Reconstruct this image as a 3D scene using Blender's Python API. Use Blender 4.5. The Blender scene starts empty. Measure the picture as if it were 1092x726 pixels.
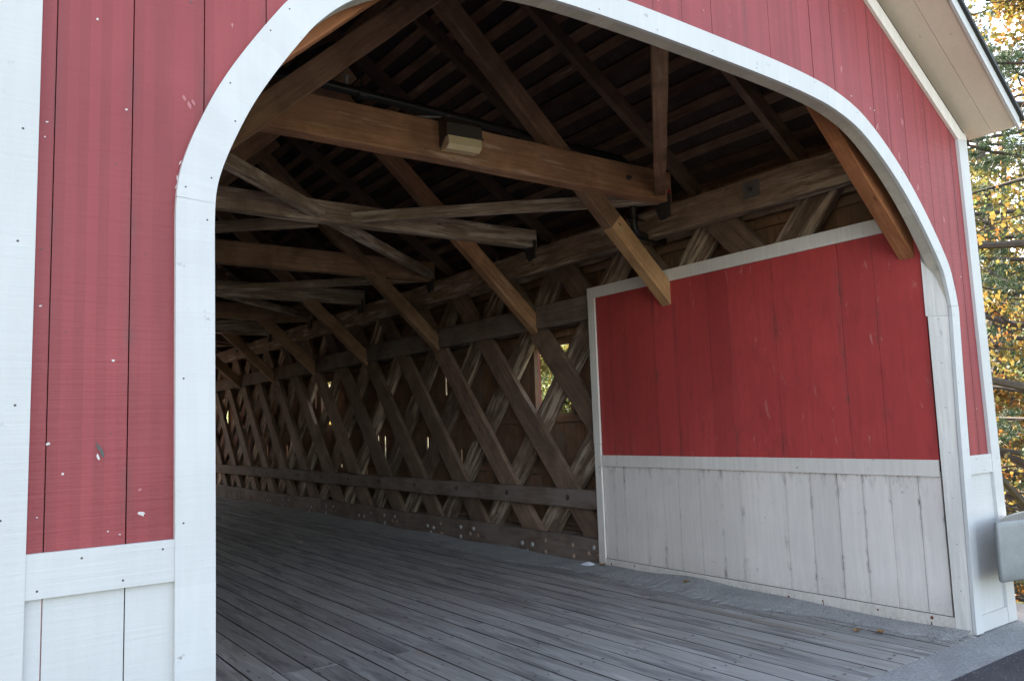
import bpy, math, random
import numpy as np
from mathutils import Vector, Matrix
R = math.radians
scene = bpy.context.scene
C = scene.collection
rng = random.Random(7)

# ------------------------------------------------------------------ camera
cam_d = bpy.data.cameras.new('Camera')
cam_d.lens = 36.0*849.55/1092.0
cam_d.sensor_width = 36.0
cam_d.sensor_fit = 'HORIZONTAL'
cam_d.clip_start = 0.05
cam_d.clip_end = 2000
cam = bpy.data.objects.new('Camera', cam_d)
C.objects.link(cam)
_y, _p, _r = R(35.65), R(6.064), R(-1.984)
_f = Vector((math.sin(_y)*math.cos(_p), math.cos(_y)*math.cos(_p), math.sin(_p)))
_rt = Vector((math.cos(_y), -math.sin(_y), 0))
_up = _rt.cross(_f)
_r2 = math.cos(_r)*_rt + math.sin(_r)*_up
_u2 = -math.sin(_r)*_rt + math.cos(_r)*_up
_m = Matrix((_r2, _u2, -_f)).transposed().to_4x4()
_m.translation = Vector((0, 0, 1.6))
cam.matrix_world = _m
scene.camera = cam

# ------------------------------------------------------------------ sky, sun, exposure
S = Vector((0.47, 0.80, 0.44)).normalized()
EL = math.asin(S.z); AZ = math.atan2(S.x, S.y)
world = bpy.data.worlds.new('World')
scene.world = world
world.use_nodes = True
wn = world.node_tree
sky = wn.nodes.new('ShaderNodeTexSky')
sky.sky_type = 'NISHITA'
sky.sun_disc = False
sky.sun_elevation = EL
sky.sun_rotation = AZ
sky.air_density = 1.0
sky.dust_density = 1.2
sky.ozone_density = 1.0
bg = wn.nodes['Background']
bg.inputs['Strength'].default_value = 0.11
hsv = wn.nodes.new('ShaderNodeHueSaturation')      # thin autumn haze: a paler sky
hsv.inputs['Saturation'].default_value = 0.62
wn.links.new(sky.outputs['Color'], hsv.inputs['Color'])
wn.links.new(hsv.outputs['Color'], bg.inputs['Color'])
sun_d = bpy.data.lights.new('Sun', 'SUN')
sun_d.energy = 4.6
sun_d.angle = R(0.6)
sun_d.color = (1.0, 0.90, 0.76)
sun = bpy.data.objects.new('Sun', sun_d)
C.objects.link(sun)
sun.rotation_euler = (-S).to_track_quat('-Z', 'Y').to_euler()
vs = scene.view_settings
vs.view_transform = 'Standard'
vs.look = 'None'
vs.gamma = 1
vs.use_curve_mapping = False
vs.exposure = 2.95
scene.render.engine = 'CYCLES'
cy = scene.cycles
cy.use_denoising = True
cy.max_bounces = 10
cy.diffuse_bounces = 6
cy.glossy_bounces = 3
cy.transmission_bounces = 4
cy.sample_clamp_indirect = 6

# ------------------------------------------------------------------ helpers
def tag(o, label=None, cat=None, group=None, kind=None):
    if label: o['label'] = label
    if cat: o['category'] = cat
    if group: o['group'] = group
    if kind: o['kind'] = kind
    return o

def empty(name, loc=(0, 0, 0)):
    o = bpy.data.objects.new(name, None)
    o.location = loc
    o.empty_display_size = .2
    C.objects.link(o)
    return o

def link(name, me, parent=None, mw=None):
    o = bpy.data.objects.new(name, me)
    C.objects.link(o)
    if parent is not None:
        o.parent = parent
        if parent.parent is not None or parent.matrix_basis != Matrix():
            pm = parent.matrix_basis
            p = parent.parent
            while p is not None:
                pm = p.matrix_basis @ pm
                p = p.parent
            o.matrix_parent_inverse = pm.inverted()
    if mw is not None:
        o.matrix_basis = mw
    return o

class MB:
    """collects faces of one mesh"""
    def __init__(s):
        s.v = []; s.f = []; s.m = []; s.uv = []
    def face(s, pts, m=0, uv=None):
        i = len(s.v)
        s.v += [tuple(p) for p in pts]
        s.f.append(tuple(range(i, i+len(pts))))
        s.m.append(m)
        s.uv += list(uv) if uv else [(0.5, 0.5)]*len(pts)
    def mesh(s, verts, faces, m=0):
        i = len(s.v)
        s.v += [tuple(p) for p in verts]
        for f in faces:
            s.f.append(tuple(i+k for k in f)); s.m.append(m)
            s.uv += [(0.5, 0.5)]*len(f)
    def box(s, a, b, m=0, uvx=None):
        x0, y0, z0 = [min(p, q) for p, q in zip(a, b)]
        x1, y1, z1 = [max(p, q) for p, q in zip(a, b)]
        V = [(x0,y0,z0),(x1,y0,z0),(x1,y1,z0),(x0,y1,z0),(x0,y0,z1),(x1,y0,z1),(x1,y1,z1),(x0,y1,z1)]
        F = [(3,2,1,0),(4,5,6,7),(0,1,5,4),(1,2,6,5),(2,3,7,6),(3,0,4,7)]
        i = len(s.v); s.v += V
        for f in F:
            s.f.append(tuple(i+k for k in f)); s.m.append(m)
            for k in f:
                p = V[k]
                if uvx is None: s.uv.append((0.5, 0.5))
                else:
                    q = p[uvx]; lo = (x0, y0)[uvx]; hi = (x1, y1)[uvx]
                    s.uv.append(((q-lo)/(hi-lo), p[2]))
    def tube(s, pts, radii, n=8, m=0, cap=True):
        rings = []
        pts = [Vector(p) for p in pts]
        prev = None
        for k, p in enumerate(pts):
            d = (pts[min(k+1, len(pts)-1)]-pts[max(k-1, 0)]).normalized()
            if prev is None:
                a = d.orthogonal().normalized()
            else:
                a = (prev-d*prev.dot(d))
                a = a.normalized() if a.length > 1e-6 else d.orthogonal().normalized()
            prev = a
            b = d.cross(a)
            r = radii[k] if hasattr(radii, '__len__') else radii
            rings.append([p+a*(r*math.cos(2*math.pi*j/n))+b*(r*math.sin(2*math.pi*j/n)) for j in range(n)])
        i = len(s.v)
        for rg in rings: s.v += [tuple(q) for q in rg]
        for k in range(len(rings)-1):
            for j in range(n):
                j2 = (j+1) % n
                s.f.append((i+k*n+j, i+k*n+j2, i+(k+1)*n+j2, i+(k+1)*n+j)); s.m.append(m); s.uv += [(.5,.5)]*4
        if cap:
            s.f.append(tuple(i+j for j in reversed(range(n)))); s.m.append(m); s.uv += [(.5,.5)]*n
            s.f.append(tuple(i+(len(rings)-1)*n+j for j in range(n))); s.m.append(m); s.uv += [(.5,.5)]*n
    def dome(s, c, ax, r, h, n=8, m=0):
        """a bolt or nail head: low dome on a surface with normal ax"""
        ax = Vector(ax).normalized(); a = ax.orthogonal().normalized(); b = ax.cross(a); c = Vector(c)
        i = len(s.v)
        for rr, hh in ((r, 0), (r*.8, h*.7), (r*.4, h)):
            for j in range(n):
                t = 2*math.pi*j/n
                s.v.append(tuple(c+a*(rr*math.cos(t))+b*(rr*math.sin(t))+ax*hh))
        for k in range(2):
            for j in range(n):
                j2 = (j+1) % n
                s.f.append((i+k*n+j, i+k*n+j2, i+(k+1)*n+j2, i+(k+1)*n+j)); s.m.append(m); s.uv += [(.5,.5)]*4
        s.f.append(tuple(i+2*n+j for j in range(n))); s.m.append(m); s.uv += [(.5,.5)]*n
    def make(s, name, mats, smooth=False):
        me = bpy.data.meshes.new(name)
        me.from_pydata(s.v, [], s.f)
        for mt in (mats if isinstance(mats, (list, tuple)) else [mats]): me.materials.append(mt)
        me.polygons.foreach_set('material_index', s.m)
        u = me.uv_layers.new(name='UVMap')
        u.data.foreach_set('uv', np.array(s.uv, dtype=np.float32).ravel())
        if smooth: me.polygons.foreach_set('use_smooth', [True]*len(s.f))
        me.update()
        return me
    def build(s, name, mats, parent=None, smooth=False, mw=None):
        return link(name, s.make(name, mats, smooth), parent, mw)

def beam_mesh(name, L, w, h, mat, seed=0, ch=.008, cut0=0., cut1=0., jit=.003):
    """timber along local X, chamfered, slightly irregular; cut = dx/dz of an end's saw cut"""
    rg = random.Random(seed)
    n = max(2, int(L/.35))
    b = MB()
    oc = [(-1,-1,0,1),(-1,-1,1,0),(1,-1,1,0),(1,-1,0,1),(1,1,0,1),(1,1,1,0),(-1,1,1,0),(-1,1,0,1)]
    prof = []
    hw, hh = w/2, h/2
    prof = [(-hw,-hh+ch),(-hw+ch,-hh),(hw-ch,-hh),(hw,-hh+ch),(hw,hh-ch),(hw-ch,hh),(-hw+ch,hh),(-hw,hh-ch)]
    V = []; F = []
    bow = rg.uniform(-.004, .004)*min(1, L/4)
    for k in range(n+1):
        t = k/n
        for (y, z) in prof:
            x = t*L
            if k == 0: x += cut0*z
            if k == n: x += cut1*z
            jy = rg.uniform(-jit, jit); jz = rg.uniform(-jit, jit)+bow*math.sin(math.pi*t)
            V.append((x, y+jy, z+jz))
    for k in range(n):
        for j in range(8):
            j2 = (j+1) % 8
            F.append((k*8+j, (k+1)*8+j, (k+1)*8+j2, k*8+j2))
    F.append(tuple(range(8)))
    F.append(tuple(n*8+j for j in reversed(range(8))))
    b.mesh(V, F)
    return b.make(name, mat)

def frame(p0, p1, up=(0, 0, 1)):
    p0, p1 = Vector(p0), Vector(p1)
    x = (p1-p0).normalized()
    u = Vector(up)
    z = (u-x*u.dot(x)).normalized()
    y = z.cross(x)
    m = Matrix((x, y, z)).transposed().to_4x4()
    m.translation = p0
    return m

_seed = [0]
def beam(name, p0, p1, w, h, mat, parent, up=(0, 0, 1), **k):
    _seed[0] += 1
    L = (Vector(p1)-Vector(p0)).length
    return link(name, beam_mesh(name, L, w, h, mat, _seed[0], **k), parent, frame(p0, p1, up))

# ------------------------------------------------------------------ materials
def new_mat(name):
    m = bpy.data.materials.new(name)
    m.use_nodes = True
    nt = m.node_tree
    return m, nt, nt.nodes['Principled BSDF']

class G:
    """tiny node helper"""
    def __init__(s, nt): s.nt = nt
    def n(s, t, **kw):
        nd = s.nt.nodes.new(t)
        for k, v in kw.items():
            if k.startswith('_'): setattr(nd, k[1:], v)
            else: nd.inputs[k.replace('__', ' ')].default_value = v
        return nd
    def l(s, a, b): s.nt.links.new(a, b)
    def coord(s, which='Object', scale=(1, 1, 1), rot=(0, 0, 0)):
        tc = s.n('ShaderNodeTexCoord'); mp = s.n('ShaderNodeMapping')
        mp.inputs['Scale'].default_value = scale
        mp.inputs['Rotation'].default_value = rot
        s.l(tc.outputs[which], mp.inputs['Vector'])
        return mp.outputs['Vector']
    def noise(s, vec, scale, detail=4, rough=.55, dist=0.):
        nd = s.n('ShaderNodeTexNoise', Scale=scale, Detail=detail, Roughness=rough, Distortion=dist)
        s.l(vec, nd.inputs['Vector'])
        return nd.outputs['Fac']
    def ramp(s, fac, stops):
        r = s.n('ShaderNodeValToRGB')
        el = r.color_ramp.elements
        while len(el) > 1: el.remove(el[-1])
        def c4(c): return (c, c, c, 1) if not hasattr(c, '__len__') else (*c, 1)
        el[0].position = stops[0][0]; el[0].color = c4(stops[0][1])
        for p, c in stops[1:]:
            e = el.new(p); e.color = c4(c)
        s.l(fac, r.inputs['Fac'])
        return r.outputs['Color']
    def mix(s, fac, a, b, mode='MIX'):
        m = s.n('ShaderNodeMix', _data_type='RGBA', _blend_type=mode)
        for sock, v in ((m.inputs[0], fac), (m.inputs[6], a), (m.inputs[7], b)):
            if hasattr(v, 'is_linked'): s.l(v, sock)
            elif hasattr(v, '__len__'): sock.default_value = (*v, 1) if len(v) == 3 else v
            elif sock.type == 'RGBA': sock.default_value = (v, v, v, 1)
            else: sock.default_value = v
        return m.outputs[2]
    def math(s, op, a, b=0.):
        m = s.n('ShaderNodeMath', _operation=op)
        for sock, v in ((m.inputs[0], a), (m.inputs[1], b)):
            if hasattr(v, 'is_linked'): s.l(v, sock)
            else: sock.default_value = v
        return m.outputs[0]
    def bump(s, h, strength, dist, bsdf):
        b = s.n('ShaderNodeBump', Strength=strength, Distance=dist)
        s.l(h, b.inputs['Height'])
        s.l(b.outputs['Normal'], bsdf.inputs['Normal'])

def wood(name, dark, light, pale=None, pale_amt=.62, rough=.85, along='x', rnd=.35, knots=True, fine=1.0, grey=None):
    m, nt, bs = new_mat(name); g = G(nt)
    st = {'x': (1, 14, 14), 'y': (14, 1, 14), 'z': (14, 14, 1)}[along]
    oi = g.n('ShaderNodeObjectInfo')
    tc = g.n('ShaderNodeTexCoord')
    off = g.n('ShaderNodeVectorMath', _operation='MULTIPLY_ADD')
    g.l(oi.outputs['Random'], off.inputs[0])
    off.inputs[1].default_value = (37, 11, 23)
    g.l(tc.outputs['Object'], off.inputs[2])
    def sc(v):
        mp = g.n('ShaderNodeMapping'); mp.inputs['Scale'].default_value = v
        g.l(off.outputs[0], mp.inputs['Vector']); return mp.outputs['Vector']
    gv = sc(tuple(q*fine for q in st))
    g1 = g.noise(gv, 2.2, 6, .62, .6)
    g2 = g.noise(gv, 9.0, 3, .6, .3)
    gr = g.math('ADD', g.math('MULTIPLY', g1, .7), g.math('MULTIPLY', g2, .3))
    col = g.ramp(gr, [(.30, dark), (.50, tuple((a+b)/2 for a, b in zip(dark, light))), (.68, light)])
    blot = g.noise(sc((1, 1, 1)), 2.6, 4, .6, .4)
    col = g.mix(g.ramp(blot, [(.35, .55), (.62, 0.)]), col, tuple(d*.55 for d in dark))
    if grey:
        gm = g.noise(sc((.8, 2, 2)), 1.7, 4, .6, .2)
        col = g.mix(g.ramp(gm, [(.45, 0.), (.65, .75)]), col, grey)
    if pale:
        pv = g.noise(sc(tuple(.7+.55*(q-1) if q > 1 else .7 for q in st)), 1.6, 6, .68, .25)
        pv2 = g.noise(sc((1, 1, 1)), 1.4, 3, .5)
        pm = g.math('MULTIPLY', g.ramp(pv, [(pale_amt-.06, 0.), (pale_amt+.04, .85)]), g.ramp(pv2, [(.40, .1), (.56, 1.)]))
        col = g.mix(pm, col, g.mix(gr, tuple(p*.7 for p in pale), pale))
    if knots:
        vo = g.n('ShaderNodeTexVoronoi', Scale=2.3, Randomness=1.0)
        g.l(sc(tuple(1+.10*(q-1) for q in st)), vo.inputs['Vector'])
        km = g.ramp(vo.outputs['Distance'], [(.045, 1.), (.085, 0.)])
        col = g.mix(g.math('MULTIPLY', km, .75), col, tuple(d*.4 for d in dark))
    rnv = g.math('ADD', g.math('MULTIPLY', oi.outputs['Random'], rnd*2), 1-rnd)
    br = g.mix(1.0, col, (1, 1, 1), 'MULTIPLY')
    mul = g.n('ShaderNodeVectorMath', _operation='SCALE')
    g.l(br, mul.inputs[0]); g.l(rnv, mul.inputs['Scale'])
    g.l(mul.outputs[0], bs.inputs['Base Color'])
    bs.inputs['Roughness'].default_value = rough
    bs.inputs['Specular IOR Level'].default_value = .25
    g.bump(gr, .45, .006, bs)
    return m

def paint(name, base, dark, worn, saw=.5, edge_dirt=0., chips=.70, rough=.5, isl=.12, blotch=.25, saw_dir='z', stain=None, mould=.0, spec=.4, splash=0.):
    """brushed paint on rough-sawn boards (uv.x runs across a board)"""
    m, nt, bs = new_mat(name); g = G(nt)
    P = g.coord()
    geo = g.n('ShaderNodeNewGeometry')
    big = g.noise(P, 1.3, 4, .6, .2)
    col = g.mix(g.ramp(big, [(.35, 1.), (.7, 0.)]), base, dark)
    pv = g.coord(scale=(18, 18, 1.2))
    st = g.noise(pv, 1.6, 5, .6)
    col = g.mix(g.math('MULTIPLY', g.ramp(st, [(.42, 1.), (.6, 0.)]), blotch), col, tuple(c*.72 for c in base))
    ri = geo.outputs['Random Per Island']
    sc = g.n('ShaderNodeVectorMath', _operation='SCALE')
    g.l(col, sc.inputs[0]); g.l(g.math('ADD', g.math('MULTIPLY', ri, isl*2), 1-isl), sc.inputs['Scale'])
    col = sc.outputs[0]
    if worn:
        w1 = g.noise(g.coord(scale=(9, 9, 2.2)), 2.2, 6, .65, .5)
        w2 = g.noise(P, .9, 3, .5)
        wm = g.math('MULTIPLY', g.ramp(w1, [(chips, 0.), (chips+.03, 1.)]), g.ramp(w2, [(.42, 0.), (.58, .8)]))
        col = g.mix(wm, col, worn)
    if stain:
        s1 = g.noise(g.coord(scale=(6, 6, 2.0)), 2.0, 6, .7, .3)
        col = g.mix(g.ramp(s1, [(.52, 0.), (.72, .65)]), col, stain)
    if edge_dirt or mould:
        uv = g.n('ShaderNodeUVMap', _uv_map='UVMap')
        sp = g.n('ShaderNodeSeparateXYZ'); g.l(uv.outputs['UV'], sp.inputs[0])
        e = g.math('ABSOLUTE', g.math('SUBTRACT', sp.outputs[0], .5))
        em = g.ramp(e, [(.40, 0.), (.495, 1.)])
        en = g.noise(g.coord(scale=(7, 7, 3)), 2.5, 5, .7, .2)
        if edge_dirt:
            col = g.mix(g.math('MULTIPLY', em, g.math('MULTIPLY', g.ramp(en, [(.50, .15), (.66, edge_dirt)]), g.ramp(g.noise(g.coord(scale=(1, 1, 1)), 2.7, 2, .5), [(.46, .12), (.60, 1.)]))), col, (.07, .065, .06))
        if mould:
            mn = g.noise(g.coord(scale=(1, 1, 1)), 11, 4, .7)
            col = g.mix(g.math('MULTIPLY', g.ramp(mn, [(.66, 0.), (.74, mould)]), g.ramp(en, [(.4, 0.), (.6, 1.)])), col, (.06, .055, .05))
    if splash:
        sz = g.n('ShaderNodeSeparateXYZ'); g.l(P, sz.inputs[0])
        hz = g.ramp(sz.outputs[2], [(.0, 1.), (.10, .5), (.32, 0.)])
        sn = g.noise(P, 38, 5, .75); sn2 = g.noise(P, 3.5, 4, .6)
        col = g.mix(g.math('MULTIPLY', hz, g.math('MULTIPLY', g.ramp(sn, [(.42, .15), (.62, splash)]), g.ramp(sn2, [(.35, .4), (.6, 1.)]))), col, (.24, .21, .18))
        zz = g.math('MULTIPLY', sz.outputs[2], .5)
        up = g.ramp(zz, [(.46, 0.), (.545, .5), (.557, 1.), (.5572, 0.)])
        s3 = g.noise(g.coord(scale=(5, 5, 2)), 3.2, 4, .65)
        col = g.mix(g.math('MULTIPLY', up, g.ramp(s3, [(.52, 0.), (.66, .6)])), col, (.10, .09, .08))
        col = g.mix(g.math('MULTIPLY', g.ramp(sn, [(.66, 0.), (.72, .7)]), g.ramp(sn2, [(.5, 0.), (.62, 1.)])), col, (.15, .14, .125))
    g.l(col, bs.inputs['Base Color'])
    bs.inputs['Roughness'].default_value = rough
    bs.inputs['Specular IOR Level'].default_value = spec
    sv = {'z': (1.2, 1.2, 42), 'x': (42, 42, 1.2), 'v': (60, 60, 2)}[saw_dir]
    s1 = g.noise(g.coord(scale=sv), 1.4, 4, .6, .25)
    s2 = g.noise(P, 60, 3, .6)
    g.bump(g.math('ADD', s1, g.math('MULTIPLY', s2, .35)), saw, .005, bs)
    return m

def plain(name, col, rough=.6, metal=0., var=.25, scale=8, bump=.2, spec=.4):
    m, nt, bs = new_mat(name); g = G(nt)
    P = g.coord()
    n1 = g.noise(P, scale, 5, .6)
    c = g.mix(n1, tuple(x*(1-var) for x in col), tuple(min(1, x*(1+var)) for x in col))
    g.l(c, bs.inputs['Base Color'])
    bs.inputs['Roughness'].default_value = rough
    bs.inputs['Metallic'].default_value = metal
    bs.inputs['Specular IOR Level'].default_value = spec
    g.bump(g.noise(P, scale*6, 4, .6), bump, .004, bs)
    return m

M = {}
M['red'] = paint('red_paint', (.305, .056, .060), (.255, .042, .047), (.50, .24, .235), saw=.5, chips=.68, rough=.55, isl=.11, blotch=.26, edge_dirt=.35)
M['red_in'] = paint('red_paint_sheltered', (.50, .062, .058), (.41, .047, .046), (.54, .21, .19), saw=.3, chips=.645, rough=.6, isl=.12, blotch=.45, saw_dir='v', edge_dirt=.6, stain=(.29, .040, .038), mould=.3)
M['white'] = paint('white_paint', (.575, .575, .565), (.525, .525, .515), (.42, .40, .36), saw=.30, chips=.745, rough=.5, isl=.03, blotch=.10, mould=.25)
M['white_arch'] = paint('white_arch_paint', (.595, .595, .585), (.55, .55, .545), (.36, .34, .30), saw=.2, chips=.70, rough=.55, isl=.02, blotch=.12, mould=.7)
M['white_old'] = paint('weathered_white_paint', (.83, .765, .715), (.75, .69, .64), (.44, .40, .36), saw=.35, chips=.70, rough=.7, isl=.07, blotch=.25, saw_dir='v', edge_dirt=1., mould=.8, splash=.55)
M['white_trim_old'] = paint('weathered_white_trim', (.81, .755, .695), (.72, .67, .615), (.34, .31, .28), saw=.4, chips=.68, rough=.7, isl=.06, blotch=.3, saw_dir='v', mould=.8, splash=.55)
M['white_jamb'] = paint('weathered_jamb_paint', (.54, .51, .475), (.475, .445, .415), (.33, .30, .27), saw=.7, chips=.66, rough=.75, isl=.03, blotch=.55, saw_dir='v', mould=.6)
M['soffit'] = paint('soffit_paint', (.68, .60, .50), (.62, .54, .44), (.40, .34, .27), saw=.12, chips=.70, rough=.6, isl=.05, blotch=.15, mould=.9)
M['intrados'] = paint('dirty_arch_edge', (.56, .51, .43), (.46, .42, .35), (.24, .19, .14), saw=.5, chips=.63, rough=.8, isl=.1, blotch=.4, saw_dir='v', mould=.6)
M['truss'] = wood('truss_timber', (.130, .082, .058), (.32, .215, .155), rough=.8, rnd=.25)
M['truss_back'] = wood('truss_timber_bleached', (.125, .082, .06), (.32, .22, .16), pale=(.76, .62, .47), pale_amt=.525, rnd=.25)
M['chord'] = wood('chord_timber', (.125, .088, .070), (.275, .205, .165), rnd=.1, grey=(.22, .18, .16))
M['plate'] = wood('plate_timber', (.18, .118, .08), (.42, .285, .195), pale=(.74, .60, .44), pale_amt=.555, rnd=.08)
M['tie'] = wood('tie_timber', (.25, .125, .062), (.56, .31, .165), rough=.78, rnd=.10, pale=(.60, .44, .30), pale_amt=.62, grey=(.26, .15, .09))
M['pale'] = wood('weathered_lateral_timber', (.22, .155, .105), (.50, .375, .26), pale=(.82, .70, .53), pale_amt=.53, rnd=.14)
M['brace'] = wood('brace_timber', (.20, .115, .068), (.43, .265, .16), rnd=.22)
M['brace_red'] = wood('brace_timber_red', (.30, .11, .045), (.54, .23, .105), rnd=.05)
M['new'] = wood('new_timber', (.38, .21, .095), (.64, .40, .20), rnd=.03, pale=(.78, .62, .38), pale_amt=.60)
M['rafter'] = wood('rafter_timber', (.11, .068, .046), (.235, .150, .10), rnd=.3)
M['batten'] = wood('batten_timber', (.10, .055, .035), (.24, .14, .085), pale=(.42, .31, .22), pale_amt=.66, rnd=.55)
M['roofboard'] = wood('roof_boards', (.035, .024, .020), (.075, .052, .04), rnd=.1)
M['inner'] = wood('siding_back', (0.182, 0.101, 0.062), (0.378, 0.217, 0.133), along='z', rnd=.1, grey=(0.210, 0.154, 0.119))
M['iron'] = plain('dark_iron', (.06, .052, .05), .55, .3, .3)
M['bolt'] = plain('bolt_metal', (.36, .345, .33), .55, .1, .3)
M['bolt_rust'] = plain('rusty_bolt', (.26, .17, .125), .8, 0, .3)
M['rust'] = plain('rust', (.20, .065, .025), .9, 0, .4, 40)
M['nail_w'] = plain('pale_nail_spot', (.60, .57, .55), .6, 0, .1)
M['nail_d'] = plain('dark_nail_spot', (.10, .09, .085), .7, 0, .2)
M['chip'] = plain('bare_chip', (.58, .53, .51), .7, 0, .25, 60)
M['scuff'] = plain('rubbed_red', (.42, .15, .16), .6, 0, .2, 60)
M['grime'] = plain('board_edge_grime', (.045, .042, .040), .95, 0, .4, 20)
M['pipe'] = plain('black_pipe', (.025, .023, .022), .35, .2, .2)
M['lamp'] = plain('lamp_housing', (.075, .062, .048), .5, .2, .25, 20)
M['cable'] = plain('grey_cable', (.32, .30, .27), .6)
M['plateiron'] = plain('grey_plate_iron', (.16, .145, .135), .6, .3, .25, 14)
M['redtag'] = plain('red_tag', (.45, .03, .04), .5)
M['paper'] = plain('paper_scrap', (.75, .76, .85), .7)
M['black'] = plain('roof_edge_metal', (.035, .035, .034), .6, .1)
M['bark'] = plain('bark', (.085, .068, .055), .95, 0, .45, 14, .9)
M['bark_pine'] = plain('pine_bark', (.075, .058, .048), .95, 0, .45, 12, .9)

def m_lens():
    m, nt, bs = new_mat('lamp_lens'); g = G(nt)
    P = g.coord(scale=(1, 1, 1))
    w = g.n('ShaderNodeTexWave', Scale=38, Distortion=.6, Detail=1); g.l(P, w.inputs['Vector'])
    n = g.noise(P, 16, 3)
    c = g.mix(n, (.50, .36, .14), (.85, .74, .45))
    g.l(g.mix(g.math('MULTIPLY', w.outputs['Fac'], .35), c, (.9, .85, .62)), bs.inputs['Base Color'])
    bs.inputs['Roughness'].default_value = .18
    bs.inputs['Coat Weight'].default_value = .6
    g.bump(w.outputs['Fac'], .3, .003, bs)
    return m
M['lens'] = m_lens()

def m_deck():
    m, nt, bs = new_mat('weathered_deck'); g = G(nt)
    geo = g.n('ShaderNodeNewGeometry'); ri = geo.outputs['Random Per Island']
    tc = g.n('ShaderNodeTexCoord')
    off = g.n('ShaderNodeVectorMath', _operation='MULTIPLY_ADD')
    g.l(ri, off.inputs[0]); off.inputs[1].default_value = (19, 31, 0); g.l(tc.outputs['Object'], off.inputs[2])
    def sc(v, vec):
        mp = g.n('ShaderNodeMapping'); mp.inputs['Scale'].default_value = v; g.l(vec, mp.inputs['Vector']); return mp.outputs['Vector']
    gr = g.noise(sc((26, .6, 4), off.outputs[0]), 2.2, 6, .65, .4)
    fine = g.noise(sc((80, 2.5, 4), off.outputs[0]), 2.0, 3, .6, .2)
    col = g.ramp(g.math('ADD', g.math('MULTIPLY', gr, .7), g.math('MULTIPLY', fine, .3)), [(.28, (.218, .212, .200)), (.5, (.318, .314, .298)), (.72, (.425, .42, .40))])
    patch = g.noise(sc((7, .8, 1), off.outputs[0]), 1.7, 6, .7, .5)
    col = g.mix(g.ramp(patch, [(.54, 0.), (.66, .8)]), col, (.49, .49, .475))
    dk = g.noise(sc((7, .7, 1), off.outputs[0]), 1.3, 5, .65, .4)
    col = g.mix(g.ramp(dk, [(.36, .62), (.50, 0.)]), col, (.085, .083, .088))
    br = g.noise(sc((4.5, .22, 1), off.outputs[0]), 1.6, 5, .6, .3)
    col = g.mix(g.ramp(br, [(.57, 0.), (.68, .55)]), col, (.28, .235, .185))
    vo = g.n('ShaderNodeTexVoronoi', Scale=2.0); g.l(sc((4, 1.1, 1), off.outputs[0]), vo.inputs['Vector'])
    col = g.mix(g.ramp(vo.outputs['Distance'], [(.05, .8), (.11, 0.)]), col, (.05, .048, .048))
    s = g.n('ShaderNodeVectorMath', _operation='SCALE'); g.l(col, s.inputs[0])
    g.l(g.math('ADD', g.math('MULTIPLY', ri, .36), .82), s.inputs['Scale'])
    g.l(s.outputs[0], bs.inputs['Base Color'])
    bs.inputs['Roughness'].default_value = .62
    bs.inputs['Specular IOR Level'].default_value = .35
    g.bump(g.math('ADD', gr, g.math('MULTIPLY', fine, .6)), .6, .005, bs)
    return m
M['deck'] = m_deck()

def m_ground(name, cols, scale, rough=.95, bump=.5, bd=.02, fine=90, spec=.2):
    m, nt, bs = new_mat(name); g = G(nt)
    P = g.coord()
    n1 = g.noise(P, scale, 6, .6, .3); n2 = g.noise(P, fine, 4, .7)
    col = g.ramp(n1, [(.3+.4*i/(len(cols)-1), c) for i, c in enumerate(cols)])
    col = g.mix(g.ramp(n2, [(.35, .55), (.6, 0.)]), col, tuple(c*.45 for c in cols[0]))
    col = g.mix(g.ramp(n2, [(.60, 0.), (.72, .5)]), col, tuple(min(1, c*1.7) for c in cols[-1]))
    g.l(col, bs.inputs['Base Color'])
    bs.inputs['Roughness'].default_value = rough
    bs.inputs['Specular IOR Level'].default_value = spec
    g.bump(n2, bump, bd, bs)
    return m
M['asphalt'] = m_ground('asphalt', [(.060, .056, .066), (.085, .080, .090), (.11, .105, .11)], 2.2, .85, .8, .010, 85)
M['asphalt_bounce'] = m_ground('pale_bounce_asphalt', [(.20, .19, .18), (.25, .24, .225)], 1.2, .9, .5, .008, 90)
M['bounce_gravel'] = m_ground('added_bounce_gravel', [(.30, .27, .23), (.38, .35, .30)], 2.0, .95, .9, .02, 60)
M['concrete'] = m_ground('concrete', [(.24, .245, .25), (.31, .315, .315), (.36, .36, .355)], 2.0, .9, .4, .006, 70)
M['gravel'] = m_ground('dusty_gravel', [(.34, .34, .34), (.42, .42, .41), (.48, .475, .46)], 3.0, .95, .9, .012, 110)
M['stone_bits'] = plain('grit', (.20, .195, .19), .9, 0, .4, 60)
M['ground'] = m_ground('grassy_ground', [(.07, .10, .03), (.13, .155, .05), (.19, .18, .075), (.15, .11, .05)], .25, 1., .6, .1, 5)
M['litter'] = m_ground('leaf_litter', [(.16, .09, .03), (.25, .15, .05), (.13, .11, .04)], 2.0, 1., .6, .05, 20)

def m_water():
    m, nt, bs = new_mat('river_water'); g = G(nt)
    bs.inputs['Base Color'].default_value = (.03, .045, .04, 1)
    bs.inputs['Roughness'].default_value = .08
    g.bump(g.noise(g.coord(scale=(1, 2.5, 1)), 2.2, 5, .6, .5), .5, .15, bs)
    return m
M['water'] = m_water()

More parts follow.
